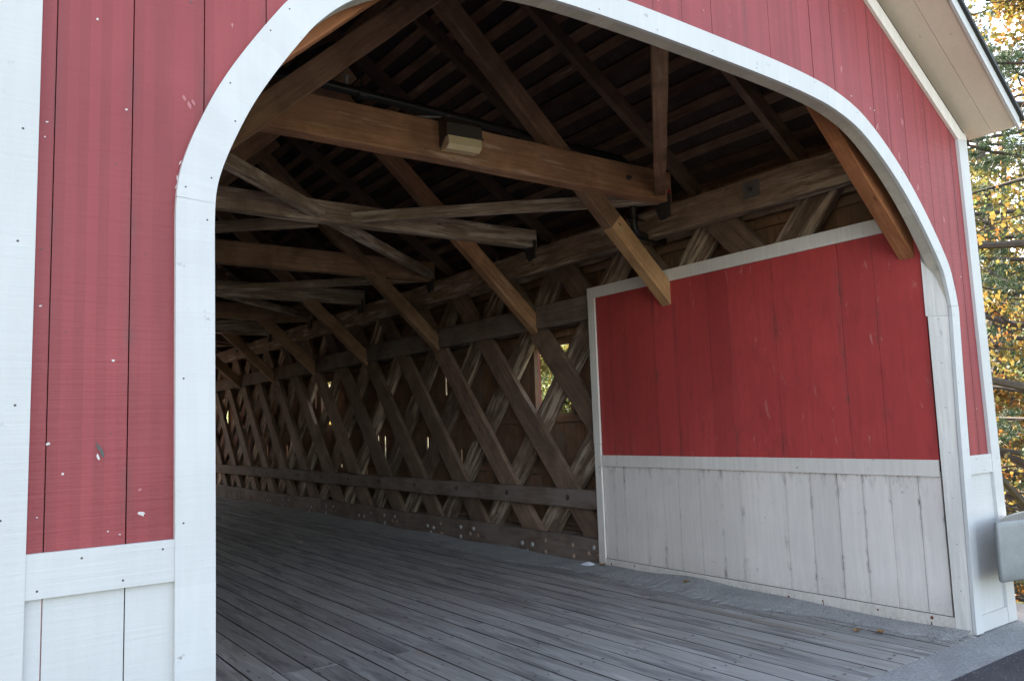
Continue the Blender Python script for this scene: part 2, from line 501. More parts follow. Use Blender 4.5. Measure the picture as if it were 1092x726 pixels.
def m_galv():
    m, nt, bs = new_mat('galvanised_steel'); g = G(nt)
    P = g.coord()
    vo = g.n('ShaderNodeTexVoronoi', Scale=55); g.l(P, vo.inputs['Vector'])
    n = g.noise(P, 5, 5, .65, .4)
    c = g.mix(n, (.16, .17, .172), (.31, .32, .318))
    c = g.mix(g.math('MULTIPLY', vo.outputs['Distance'], .4), c, (.33, .34, .335))
    n2 = g.noise(g.coord(scale=(6, 6, 2)), 4, 5, .7)
    c = g.mix(g.ramp(n2, [(.64, 0.), (.72, .6)]), c, (.42, .42, .41))
    g.l(c, bs.inputs['Base Color'])
    bs.inputs['Metallic'].default_value = .35
    bs.inputs['Roughness'].default_value = .55
    g.bump(n, .15, .01, bs)
    return m
M['galv'] = m_galv()

def m_leaf(name, cols, trans=.45):
    m, nt, bs = new_mat(name); g = G(nt)
    geo = g.n('ShaderNodeNewGeometry')
    c = g.ramp(geo.outputs['Random Per Island'], [(i/(len(cols)-1), q) for i, q in enumerate(cols)])
    g.l(c, bs.inputs['Base Color'])
    bs.inputs['Roughness'].default_value = .6
    bs.inputs['Specular IOR Level'].default_value = .25
    tr = g.n('ShaderNodeBsdfTranslucent'); g.l(c, tr.inputs['Color'])
    mx = g.n('ShaderNodeMixShader', Fac=trans)
    g.l(bs.outputs[0], mx.inputs[1]); g.l(tr.outputs[0], mx.inputs[2])
    out = [n for n in nt.nodes if n.type == 'OUTPUT_MATERIAL'][0]
    g.l(mx.outputs[0], out.inputs['Surface'])
    return m
M['leaf_yellow'] = m_leaf('yellow_leaves', [(.16, .105, .025), (.27, .18, .04), (.31, .22, .06), (.22, .13, .03), (.14, .125, .035), (.11, .12, .035)])
M['leaf_orange'] = m_leaf('orange_leaves', [(.24, .10, .03), (.29, .14, .035), (.19, .075, .025), (.29, .185, .055)])
M['leaf_green'] = m_leaf('green_leaves', [(.12, .17, .05), (.22, .27, .09), (.32, .33, .13), (.17, .21, .08)])
M['leaf_olive'] = m_leaf('olive_leaves', [(.11, .10, .025), (.19, .155, .035), (.15, .14, .04), (.25, .18, .05)])
M['needle'] = m_leaf('pine_needles', [(.035, .065, .035), (.055, .095, .045), (.08, .12, .06)], .2)

# ------------------------------------------------------------------ ground, river, road
D = 2.894            # portal plane
XC = 3.37            # bridge centre line
YE = 31.0            # far portal
def mx(x): return 2*XC-x
def sstep(a, b, x):
    t = np.clip((x-a)/(b-a), 0, 1); return t*t*(3-2*t)
def terrain(x, y):
    x = np.asarray(x, float); y = np.asarray(y, float)
    river = sstep(3.3, 8.5, y)*(1-sstep(25.5, 30.5, y))
    side = sstep(7.6, 12.5, x)*(1-sstep(25.5, 30.5, y))
    sidel = sstep(1.2, 6.0, -x)*(1-sstep(25.5, 30.5, y))
    d = np.maximum(river, np.maximum(side*.95, sidel*.9))
    back = sstep(-14, -4, y)
    d = np.maximum(river, d*back)
    z = -.04-3.9*d*(1-sstep(23, 31, x))*(1-sstep(30, 40, -x)) 
    z = z+13*sstep(23, 75, x)+9*sstep(45, 130, y)+9*sstep(34, 90, -x)
    z = z+.25*d*np.sin(x*1.1+y*.7)*np.sin(y*.9-x*.4)+.5*np.sin(x*.13)*np.sin(y*.11)*sstep(20, 40, np.abs(x-3)+np.abs(y-10))
    return z
def axis_pts(lo, hi, mid0, mid1, fine):
    a = list(np.arange(mid0, mid1, fine))
    s = fine; p = mid1
    while p < hi: a.append(p); s *= 1.12; p += s
    a.append(hi); s = fine; p = mid0
    while p > lo: s *= 1.12; p -= s; a.append(max(p, lo))
    return sorted(set(a))
xs = axis_pts(-320, 320, -8, 40, .6); ys = axis_pts(-260, 360, -12, 44, .6)
GX, GY = np.meshgrid(xs, ys)
GZ = terrain(GX, GY)
gv = np.stack([GX, GY, GZ], -1).reshape(-1, 3)
nx = len(xs); gf = []
for j in range(len(ys)-1):
    for i in range(nx-1):
        a = j*nx+i; gf.append((a, a+1, a+nx+1, a+nx))
me = bpy.data.meshes.new('ground'); me.from_pydata(gv.tolist(), [], gf); me.materials.append(M['ground'])
me.polygons.foreach_set('use_smooth', [True]*len(gf))
tag(link('ground', me), kind='structure')
b = MB(); b.face([(-60, 3.5, -3.1), (30, 3.5, -3.1), (30, 31, -3.1), (-60, 31, -3.1)]); b.face([(7.5, -14, -3.1), (30, -14, -3.1), (30, 3.5, -3.1), (7.5, 3.5, -3.1)])
tag(b.build('river', M['water']), kind='structure')
# road: asphalt with a wavy broken edge against the concrete strip
b = MB()
ex = np.linspace(-.3, 7.35, 240)
ey = [2.60+.012*math.sin(x*5.1)+.02*math.sin(x*1.7+1)+.008*math.sin(x*13)+.006*math.sin(x*37)+.005*math.sin(x*71+1) for x in ex]
for k in range(239):
    b.face([(ex[k], -2.4, -.012), (ex[k+1], -2.4, -.012), (ex[k+1], ey[k+1], -.008), (ex[k], ey[k], -.008)])
b.face([(-.6, -70, -.016), (7.6, -70, -.016), (7.6, -2.4, -.016), (-.6, -2.4, -.016)], 1)  # unseen stretch made pale to bounce sunlight up into the bridge
tag(b.build('road', [M['asphalt'], M['asphalt_bounce']]), kind='structure')
b = MB()
for x0, x1, y1 in ((-16, -.605, .5), (7.605, 9.4, .5)): b.face([(x0, -70, -.02), (x1, -70, -.02), (x1, y1, -.02), (x0, y1, -.02)])  # unseen gravel lot added to bounce warm sunlight toward the portal
tag(b.build('added_bounce_gravel', M['bounce_gravel']), kind='structure')
b = MB()
b.box((-.25, 2.2, -.3), (7.3, 2.872, -.0145))
for k in range(24):     # the strip rises a little to the deck
    x0 = -.25+k*7.55/24; x1 = x0+7.55/24
    b.face([(x0, 2.2, -.0135), (x1, 2.2, -.0135), (x1, 2.872, -.003), (x0, 2.872, -.003)])
b.box((6.10, 2.874, -.3), (7.3, 3.6, -.006)); b.box((-.25, 2.874, -.3), (.62, 3.6, -.006))
tag(b.build('concrete_apron', M['concrete']), kind='structure')
b = MB()
for k in range(20):
    b.face([(-.6+k*.4, YE+.05, -.01), (-.2+k*.4, YE+.05, -.01), (-.2+k*.4, YE+60, -.01), (-.6+k*.4, YE+60, -.01)])
tag(b.build('far_road', M['asphalt']), kind='structure')

# ------------------------------------------------------------------ covered bridge
bridge = empty('covered_bridge')
tag(bridge, 'red and white wooden covered bridge with arched portal and dark timber lattice inside', 'covered bridge')
BR = bridge

# --- portal outline -------------------------------------------------
arch = [(.785,1.10),(.780,1.8),(.777,2.20),(.776,2.34),(.778,2.43),(.786,2.50),(.806,2.575),(.844,2.676),(.905,2.812),(.983,2.95),(1.096,3.122),(1.19,3.245),(1.33,3.37),
        (1.55,3.495),(1.82,3.59),(2.15,3.66),(2.46,3.69),(2.98,3.70),(3.58,3.695),(4.10,3.685),(4.49,3.665),(4.80,3.625),(5.11,3.525),(5.45,3.305),
        (5.747,3.032),(6.029,2.69),(6.10,2.52),(6.132,2.37),(6.130,2.24),(6.11,1.8),(6.085,1.1),(6.056,0.0)]
arch = [(.79,0.0)]+arch
def smooth(pts, n):
    out = []
    for i in range(len(pts)-1):
        p0 = pts[max(i-1, 0)]; p1 = pts[i]; p2 = pts[i+1]; p3 = pts[min(i+2, len(pts)-1)]
        for k in range(n):
            t = k/n
            out.append(tuple(.5*((2*p1[c])+(-p0[c]+p2[c])*t+(2*p0[c]-5*p1[c]+4*p2[c]-p3[c])*t*t+(-p0[c]+3*p1[c]-3*p2[c]+p3[c])*t**3) for c in (0, 1)))
    out.append(pts[-1]); return out
arch_s = smooth(arch, 4); I1 = 4*arch.index((.778, 2.43)); I2 = 4*arch.index((6.132, 2.37))
def offset(pts, d):
    o = []
    for i, p in enumerate(pts):
        a = Vector(pts[max(i-1, 0)]); c = Vector(pts[min(i+1, len(pts)-1)])
        t = (c-a).normalized(); nrm = Vector((-t.y, t.x))
        dd = d(i) if callable(d) else d
        o.append((p[0]+nrm.x*dd, p[1]+nrm.y*dd))
    return o
NA = len(arch_s)
def tw(i):          # trim width: broader on the left jamb and along the top
    x = arch_s[i][0]
    return .132 if x < 5.0 else .132-.022*min(1, (x-5.0)/1.0)
arch_o = offset(arch_s, tw)
arch_mid = offset(arch_s, .06)
def arch_top(x):
    """height of the opening (with a margin under the trim) at x, or None outside it"""
    xa = [p[0] for p in arch_mid]
    best = None
    for (x0, z0), (x1, z1) in zip(arch_mid[:-1], arch_mid[1:]):
        if min(x0, x1) <= x <= max(x0, x1) and abs(x1-x0) > 1e-9:
            z = z0+(z1-z0)*(x-x0)/(x1-x0)
            if best is None or z > best: best = z
    return best
SL = .685
def gable(x): return 4.635-SL*(abs(x-XC)-(5.291-XC)) if True else 0

CHIPS = [(.427,1.562,.007,.024,2), (.418,1.545,.004,.012,1), (.551,1.351,.012,.010,5), (.545,1.43,.006,.006,6), (.655,2.50,.004,.022,5), (.662,2.57,.003,.010,5),
         (.674,2.811,.008,.012,6), (.690,2.79,.010,.016,6), (.705,2.802,.006,.014,6), (.276,1.592,.006,.005,5), (.251,1.366,.003,.003,5), (.451,1.303,.004,.003,5), (.487,1.29,.004,.003,5),
         (.249,2.638,.0045,.0045,1), (.484,2.729,.0045,.004,1), (.389,3.031,.005,.005,1), (.458,1.859,.006,.005,5), (.245,2.03,.005,.004,1),
         (4.95,3.95,.012,.03,6), (5.35,3.62,.014,.03,6), (5.62,3.45,.012,.035,6), (5.85,3.25,.014,.03,6), (5.70,3.72,.010,.04,6), (6.20,3.05,.012,.03,6), (5.05,3.78,.006,.006,1),
         (5.28,3.74,.006,.006,1), (5.33,3.735,.006,.006,1), (6.22,2.62,.006,.006,1), (6.38,2.62,.006,.006,1), (3.55,3.97,.010,.010,6), (6.25,1.62,.008,.008,5)]
def portal(y0, sgn, parts_prefix=''):
    """boards and trims of one end; sgn=+1: thickness grows towards +y"""
    Y = lambda t: y0+sgn*t
    XL, XR = .135, 6.655
    # red boards
    b = MB(); bw = MB()
    edges = [.14, .271, .504, .743, .973]
    rg = random.Random(5)
    tops = [1.22, 1.47, 1.70, 1.95, 2.18, 2.42, 2.66, 2.90, 3.13, 3.364, 3.62, 3.934, 4.171, 4.431, 4.619, 4.86, 5.10, 5.33, 5.52, 5.738, 5.90, 6.051, 6.27, 6.41, 6.53, 6.65]
    edges += tops
    for x0, x1 in zip(edges[:-1], edges[1:]):
        gap = rg.uniform(.0012, .0028); x0 += gap; x1 -= gap
        dz = rg.uniform(-.0015, .0015)
        n = max(2, int((x1-x0)/.03))
        pts = []
        for k in range(n+1):
            x = x0+(x1-x0)*k/n
            lo = arch_top(x)
            if lo is None or lo < 1.3: lo = 1.235
            hi = gable(x)
            pts.append((x, min(lo, hi-.01), hi))
        for (xa, la, ha), (xb, lb, hb) in zip(pts[:-1], pts[1:]):
            ua = (xa-x0)/(x1-x0); ub = (xb-x0)/(x1-x0)
            q = [(xa, Y(.022+dz), la), (xb, Y(.022+dz), lb), (xb, Y(.022+dz), hb), (xa, Y(.022+dz), ha)]
            q2 = [(x, Y(.044+dz), z) for (x, _, z) in q]
            u = [(ua, la), (ub, lb), (ub, hb), (ua, ha)]
            if sgn < 0: q = q[::-1]; u = u[::-1]; q2 = q2[::-1]
            b.face(q, 0, u); b.face(q2[::-1], 3, u)
            e = [q[0], q[1], q2[1], q2[0]]; b.face(e[::-1], 0)
        for (xe, le, he), o in ((pts[0], 1), (pts[-1], -1)):
            q = [(xe, Y(.022+dz), le), (xe, Y(.022+dz), he), (xe, Y(.044+dz), he), (xe, Y(.044+dz), le)]
            b.face(q if o > 0 else q[::-1], 0, [(.0, le), (.0, he), (.0, he), (.0, le)])
        for (xa, la, ha), (xb, lb, hb) in zip(pts[:-1], pts[1:]):
            e0 = -.003 if xa == pts[0][0] else 0; e1 = .003 if xb == pts[-1][0] else 0
            q = [(xa+e0, Y(.049), la), (xb+e1, Y(.049), lb), (xb+e1, Y(.049), hb), (xa+e0, Y(.049), ha)]
            b.face(q if sgn > 0 else q[::-1], 4)
        # nail heads
        for zz in np.arange(1.45, 5.6, .62):
            for uu in (.2, .8):
                x = x0+(x1-x0)*uu; zz2 = zz+rg.uniform(-.18, .18)
                lo = arch_top(x)
                if zz2 > gable(x)-.12 or (lo and lo > 1.3 and zz2 < lo+.12): continue
                if rg.random() < .5:
                    b.dome((x, Y(.022+dz), zz2), (0, -sgn, 0), rg.choice([.0025, .003, .0045]), .0015, 6, 1 if rg.random() < .3 else 2)
    if sgn > 0:
        rc = random.Random(77)
        for (cx_, cz_, wx, wz, mi) in CHIPS:
            for q in range(2 if wz > .02 else 1):
                n_ = 9; ox = cx_+q*rc.uniform(-.012, .012); oz = cz_+q*rc.uniform(-.018, .018)
                tilt = rc.uniform(-.5, .5)
                P_ = []
                for t in range(n_):
                    a_ = 2*math.pi*t/n_; r_ = rc.uniform(.55, 1.1)*(1-.4*q)
                    dx, dz_ = wx*r_*math.cos(a_), wz*r_*math.sin(a_)
                    P_.append((ox+dx+tilt*dz_, Y(.0198-.0003*q), oz+dz_))
                b.face(P_, mi)
    b.build('portal_siding', [M['red'], M['nail_w'], M['nail_d'], M['inner'], M['inner'], M['chip'], M['scuff']], BR)
    # white boards below the rail
    for ed, zt in (([.14, .271, .504, .70], 1.233), ([6.10, 6.60], 1.233)):
        b = MB()
        for x0, x1 in zip(ed[:-1], ed[1:]):
            b.box((x0+.002, Y(.021), .0), (x1-.002, Y(.044), zt), 0, 0)
        b.build('lower_siding', [M['white']], BR)
    # rails
    for xa, xb in ((.215, .655), (6.165, 6.56)):
        b = MB(); b.box((xa, Y(.001), 1.121), (xb, Y(.0192), 1.258)); 
        for k in range(4):
            b.dome((xa+.04+(xb-xa-.08)*k/3, Y(.001), 1.145+.085*(k % 2)), (0, -sgn, 0), .004, .0015, 6, 1)
        b.build('rail_board', [M['white'], M['nail_d']], BR)
    b = MB(); b.box((6.165, Y(.001), .0), (6.60, Y(.0192), .115)); b.build('base_board', [M['white']], BR)
    # corner boards (slightly tapered as they stand)
    for q in ([(.095, 0), (.221, 0), (.226, 3.95), (.105, 3.95)], [(6.575, 0), (6.71, 0), (6.640, 3.80), (6.500, 3.80)]):
        b = MB()
        f = [(x, Y(-.003), z) for x, z in q]; k = [(x, Y(.05), z) for x, z in q]
        if sgn < 0: f = f[::-1]; k = k[::-1]
        b.face(f); b.face(k[::-1])
        for i in range(4): b.face([f[i], k[i], k[(i+1) % 4], f[(i+1) % 4]])
        for zz in np.arange(.4, 3.8, .45):
            b.dome((q[0][0]+.04+rg.uniform(-.01, .05), Y(-.003), zz+rg.uniform(-.1, .1)), (0, -sgn, 0), .0042, .0015, 6, 1)
        b.build('corner_board', [M['white'], M['nail_d']], BR)
    # arch trim, three lengths butted together
    i1, i2 = I1, I2
    for a, c, nm in ((0, i1, 'door_jamb_trim'), (i1, i2, 'arch_trim'), (i2, NA-1, 'door_jamb_trim')):
        b = MB()
        sh = .0 if nm == 'arch_trim' else -.0012
        for i in range(a, c):
            pi, pj, oi_, oj = arch_s[i], arch_s[i+1], arch_o[i], arch_o[i+1]
            if nm == 'arch_trim' and i == a: pi = (pi[0], pi[1]+.001); oi_ = (oi_[0], oi_[1]+.002)
            if nm == 'arch_trim' and i == c-1: pj = (pj[0], pj[1]+.003); oj = (oj[0], oj[1]+.002)
            f = [(pi[0], Y(-.004+sh), pi[1]), (oi_[0], Y(-.004+sh), oi_[1]), (oj[0], Y(-.004+sh), oj[1]), (pj[0], Y(-.004+sh), pj[1])]
            bk = [(x, Y(.020), z) for x, _, z in f]
            if sgn < 0: f = f[::-1]; bk = bk[::-1]
            b.face(f); b.face(bk[::-1])
            for q in range(4): b.face([f[q], bk[q], bk[(q+1) % 4], f[(q+1) % 4]]) if q in (1, 3) else None
        for i in range(a+2, c-2, 3):
            if rg.random() < .8:
                t = rg.choice([.2, .8])
                x = arch_s[i][0]*(1-t)+arch_o[i][0]*t; z = arch_s[i][1]*(1-t)+arch_o[i][1]*t
                b.dome((x, Y(-.004+sh), z), (0, -sgn, 0), .0038, .001, 6, 1)
        b.build(nm, [M['white_arch'], M['nail_d']], BR)
    # dirty edge of the arch behind the trim
    b = MB()
    ins = offset(arch_s, .004); ino = offset(arch_s, .05)
    for i in range(i1, i2):
        p, q, o, r = ins[i], ins[i+1], ino[i], ino[i+1]
        F = [(p[0], Y(.0205), p[1]), (q[0], Y(.0205), q[1]), (q[0], Y(.105), q[1]), (p[0], Y(.105), p[1])]
        K = [(p[0], Y(.105), p[1]), (q[0], Y(.105), q[1]), (r[0], Y(.105), r[1]), (o[0], Y(.105), o[1])]
        b.face(F if sgn > 0 else F[::-1]); b.face(K if sgn > 0 else K[::-1])
    b.build('arch_rib', [M['intrados']], BR)
    # rake trim along the gable and the soffit, fascia and roof edge in front
    for s in (1, -1):
        X = lambda d: XC+s*d
        b = MB()
        d0, d1 = 0.0, 3.30
        def zl(d): return 4.544+.02-SL*(d-(5.291-XC))
        f = [(X(d0), Y(-.004), zl(d0)), (X(d1-.17), Y(-.004), zl(d1-.17)), (X(d1-.015), Y(-.004), zl(d1-.17)+.02), (X(d0), Y(-.004), zl(d0)+.13)]
        k = [(x, Y(.02), z) for x, _, z in f]
        if s*sgn < 0: f = f[::-1]; k = k[::-1]
        b.face(f); b.face(k[::-1])
        for i in range(4): b.face([f[i], k[i], k[(i+1) % 4], f[(i+1) % 4]])
        b.build('rake_trim', [M['white_trim_old']], BR)
        def zs(d): return 3.790-SL*(d-(6.74-XC))
        def yr(d): return -(.324+.048*(3.377-d))
        EAV = 3.385
        sb = MB()
        for t0, t1 in ((0., .47), (.478, .985)):
            q = [(X(0), Y(yr(0)*t0+.03*(t0 == 0)), zs(0)), (X(EAV), Y(yr(EAV)*t0+.03*(t0 == 0)), zs(EAV)), (X(EAV), Y(yr(EAV)*t1), zs(EAV)), (X(0), Y(yr(0)*t1), zs(0))]
            up = [(x, y, z+.02) for x, y, z in q]
            if s*sgn > 0: q = q[::-1]; up = up[::-1]
            sb.face(q); sb.face(up[::-1])
            for i in range(4): sb.face([q[i], up[i], up[(i+1) % 4], q[(i+1) % 4]])
        sb.build('soffit', [M['soffit']], BR)
        fb = MB()
        q = [(X(0), Y(yr(0)), zs(0)-.012), (X(EAV+.02), Y(yr(EAV)), zs(EAV+.02)-.012), (X(EAV+.02), Y(yr(EAV)), zs(EAV+.02)+.085), (X(0), Y(yr(0)), zs(0)+.085)]
        k = [(x, y-sgn*.022, z) for x, y, z in q]
        if s*sgn < 0: q = q[::-1]; k = k[::-1]
        fb.face(k); fb.face(q[::-1])
        for i in range(4): fb.face([k[i], q[i], q[(i+1) % 4], k[(i+1) % 4]])
        fb.build('rake_fascia', [M['white']], BR)
        rb = MB()
        q = [(X(0), Y(yr(0))-sgn*.045, zs(0)+.088), (X(EAV+.06), Y(yr(EAV))-sgn*.045, zs(EAV+.06)+.088), (X(EAV+.06), Y(.03), zs(EAV+.06)+.088), (X(0), Y(.03), zs(0)+.088)]
        k = [(x, y, z+.035) for x, y, z in q]
        if s*sgn > 0: q = q[::-1]; k = k[::-1]
        rb.face(q); rb.face(k[::-1])
        for i in range(4): rb.face([q[i], k[i], k[(i+1) % 4], q[(i+1) % 4]])
        rb.build('roof_edge', [M['black']], BR)
portal(D, 1)
portal(YE, -1)

# --- roof ------------------------------------------------------------
def zroof(x): return 4.262-SL*(abs(x-XC)-(6.05-XC))     # underside of the roof boards
for s in (1, -1):
    b = MB()
    for (y0, y1) in ((D+.045, YE-.045),):
        e = 3.43
        q = [(XC, y0, zroof(XC)), (XC+s*e, y0, zroof(XC+e)), (XC+s*e, y1, zroof(XC+e)), (XC, y1, zroof(XC))]
        k = [(x, y, z+.05) for x, y, z in q]
        if s > 0: q = q[::-1]; k = k[::-1]
        b.face(q); b.face(k[::-1], 1)
        for i in range(4): b.face([q[i], k[i], k[(i+1) % 4], q[(i+1) % 4]])
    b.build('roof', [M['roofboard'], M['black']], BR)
    # battens under the boards
    d = 3.05
    proto = None
    while d > .15:
        x = XC+s*d
        zc = zroof(x)-.019
        bw_ = .10
        up = Vector((s*SL, 0, 1)).normalized()
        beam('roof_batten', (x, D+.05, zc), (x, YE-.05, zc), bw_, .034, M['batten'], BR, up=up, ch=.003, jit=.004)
        d -= .192
RY = [2.98]+[4.20+1.235*i for i in range(22)]
RY = [y for y in RY if y < YE-.1]
for y in RY:
    for s in (1, -1):
        off = .04+.075
        p0 = Vector((XC+s*3.25, y, zroof(XC+3.25)-off)); p1 = Vector((XC+s*.02, y, zroof(XC+.02)-off))
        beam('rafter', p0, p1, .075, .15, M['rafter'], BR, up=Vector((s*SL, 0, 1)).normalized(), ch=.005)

# --- side walls ------------------------------------------------------
WIN = [8.03, 15.35, 22.67]
for s, mir in ((1, False), (-1, True)):
    fx = (lambda x: mx(x)) if mir else (lambda x: x)
    b = MB(); rg = random.Random(11+s)
    y = D+.05
    while y < YE-.08:
        w = rg.uniform(.17, .29); y1 = min(y+w, YE-.05)
        g = .0025
        r = rg.random()
        if y > 9.5 and r < .6: g = rg.uniform(.024, .048)
        segs = [(-.45, 3.99)]
        for wc in WIN:
            lo, hi = wc-.36, wc+.36
            if y < hi and y1 > lo:
                if y < lo-.02: y1 = lo
                elif y1 > hi+.02 and y < hi-.02: y1 = hi
                if y >= lo-.02 and y1 <= hi+.02: segs = [(-.45, 1.735), (2.60, 3.99)]
        if mir and y < 9: g = .0025
        for z0, z1 in segs:
            if g < .005 or len(segs) > 1:
                b.box((fx(6.42), y, z0), (fx(6.442), y1-min(g, .003), z1), 0, 1)
            else:       # a shrinkage crack open over part of the height
                c0 = rg.choice([.35, .9, 1.0, 1.1, 1.2, 2.1]); c1 = c0+rg.uniform(.25, .7)
                b.box((fx(6.42), y, z0), (fx(6.442), y1-.003, c0), 0, 1); b.box((fx(6.424), y, c0), (fx(6.436), y1-g, c1), 0, 1); b.box((fx(6.42), y, c1), (fx(6.442), y1-.003, z1), 0, 1)
        y = y1
    # outer faces are painted
    me_ = b.make('side_wall', [M['inner'], M['red'], M['white']])
    for p in me_.polygons:
        if (p.normal.x > .5 and s > 0) or (p.normal.x < -.5 and s < 0):
            p.material_index = 1
    wobj = link('side_wall', me_, BR)
    for wc in WIN:
        f = MB()
        for (a0, a1, z0, z1) in ((wc-.41, wc-.362, 1.69, 2.65), (wc+.362, wc+.41, 1.69, 2.65), (wc-.362, wc+.362, 1.69, 1.733), (wc-.362, wc+.362, 2.602, 2.65)):
            f.box((fx(6.37), a0, z0), (fx(6.419), a1, z1))
        f.build('window_frame', [M['inner']], wobj)
        f = MB()
        f.box((fx(6.4425), wc-.44, 1.66), (fx(6.468), wc-.362, 2.68)); f.box((fx(6.4425), wc+.362, 1.66), (fx(6.468), wc+.44, 2.68))
        f.box((fx(6.4425), wc-.362, 1.66), (fx(6.468), wc+.362, 1.733)); f.box((fx(6.4425), wc-.362, 2.602), (fx(6.468), wc+.362, 2.68))
        f.build('window_casing', [M['red']], wobj)
    # horizontal nailers on the inside of the boards, broken at the windows
    for z in (.30, 1.01, 1.66, 2.74, 3.45):
        beam('nailer', (fx(6.395), D+.1, z), (fx(6.395), YE-.1, z), .045, .085, M['inner'], wobj, ch=.004)

# --- lattice trusses --------------------------------------------------
ZB, ZT = -.12, 3.80
sl = .885
def lattice_pair(fx, mats):
    names = []
    hgt = ZT-ZB
    L = hgt*math.hypot(1, sl)
    for layer, (xc, yc, sg, mt) in enumerate(((6.157, 8.10, 1, mats[0]), (6.232, 8.17, -1, mats[1]))):
        protos = [beam_mesh('lattice_plank', L, .074, .295, mt, 40+layer*10+q, ch=.004, jit=.0035, cut0=0, cut1=0) for q in range(5)]
        k = -5
        i = 0
        while True:
            ym = yc+1.22*k          # centre at z=1.5
            k += 1
            y0 = ym+sg*sl*(ZB-1.5); y1 = ym+sg*sl*(ZT-1.5)
            if min(y0, y1) > YE-.3 and max(y0, y1) > YE+1.5: break
            if max(y0, y1) < D+1.0 or min(y0, y1) < D-1.5: continue
            if max(y0, y1) > YE-.15: 
                if min(y0, y1) > YE-1.0 or max(y0, y1) > YE+1.2: 
                    if k > 60: break
                    continue
            # clip planks that would stick out of the ends
            za, zb = ZB, ZT
            def zy(y): return 1.5+(y-ym)/(sg*sl)
            for yl in (D+.16, YE-.16):
                zc = zy(yl)
                inside = (lambda z: D+.16 <= ym+sg*sl*(z-1.5) <= YE-.16)
                if not inside(za+.001) and inside(zb-.001) or (not inside(za+.001) and za < zc < zb and inside((zc+zb)/2)):
                    if za < zc < zb: za = zc
                elif not inside(zb-.001) and za < zc < zb: zb = zc
            p0 = Vector((fx(xc), ym+sg*sl*(za-1.5), za)); p1 = Vector((fx(xc), ym+sg*sl*(zb-1.5), zb))
            if (p1-p0).length < .6: continue
            if za == ZB and zb == ZT:
                me_ = protos[i % 5]
            else:
                me_ = beam_mesh('lattice_plank', (p1-p0).length, .074, .295, mt, 90+i, ch=.004, jit=.0035)
            i += 1
            link('lattice_plank', me_, BR, frame(p0, p1, up=(0, 1, 0) if True else (0, 0, 1)))
            if k > 60: break
lattice_pair(lambda x: x, (M['truss'], M['truss_back']))
lattice_pair(mx, (M['truss'], M['truss_back']))
BRY = [3.12, 5.66, 7.97, 10.40, 12.90, 15.30, 17.74, 20.18, 22.62, 25.06, 27.5, 29.9]
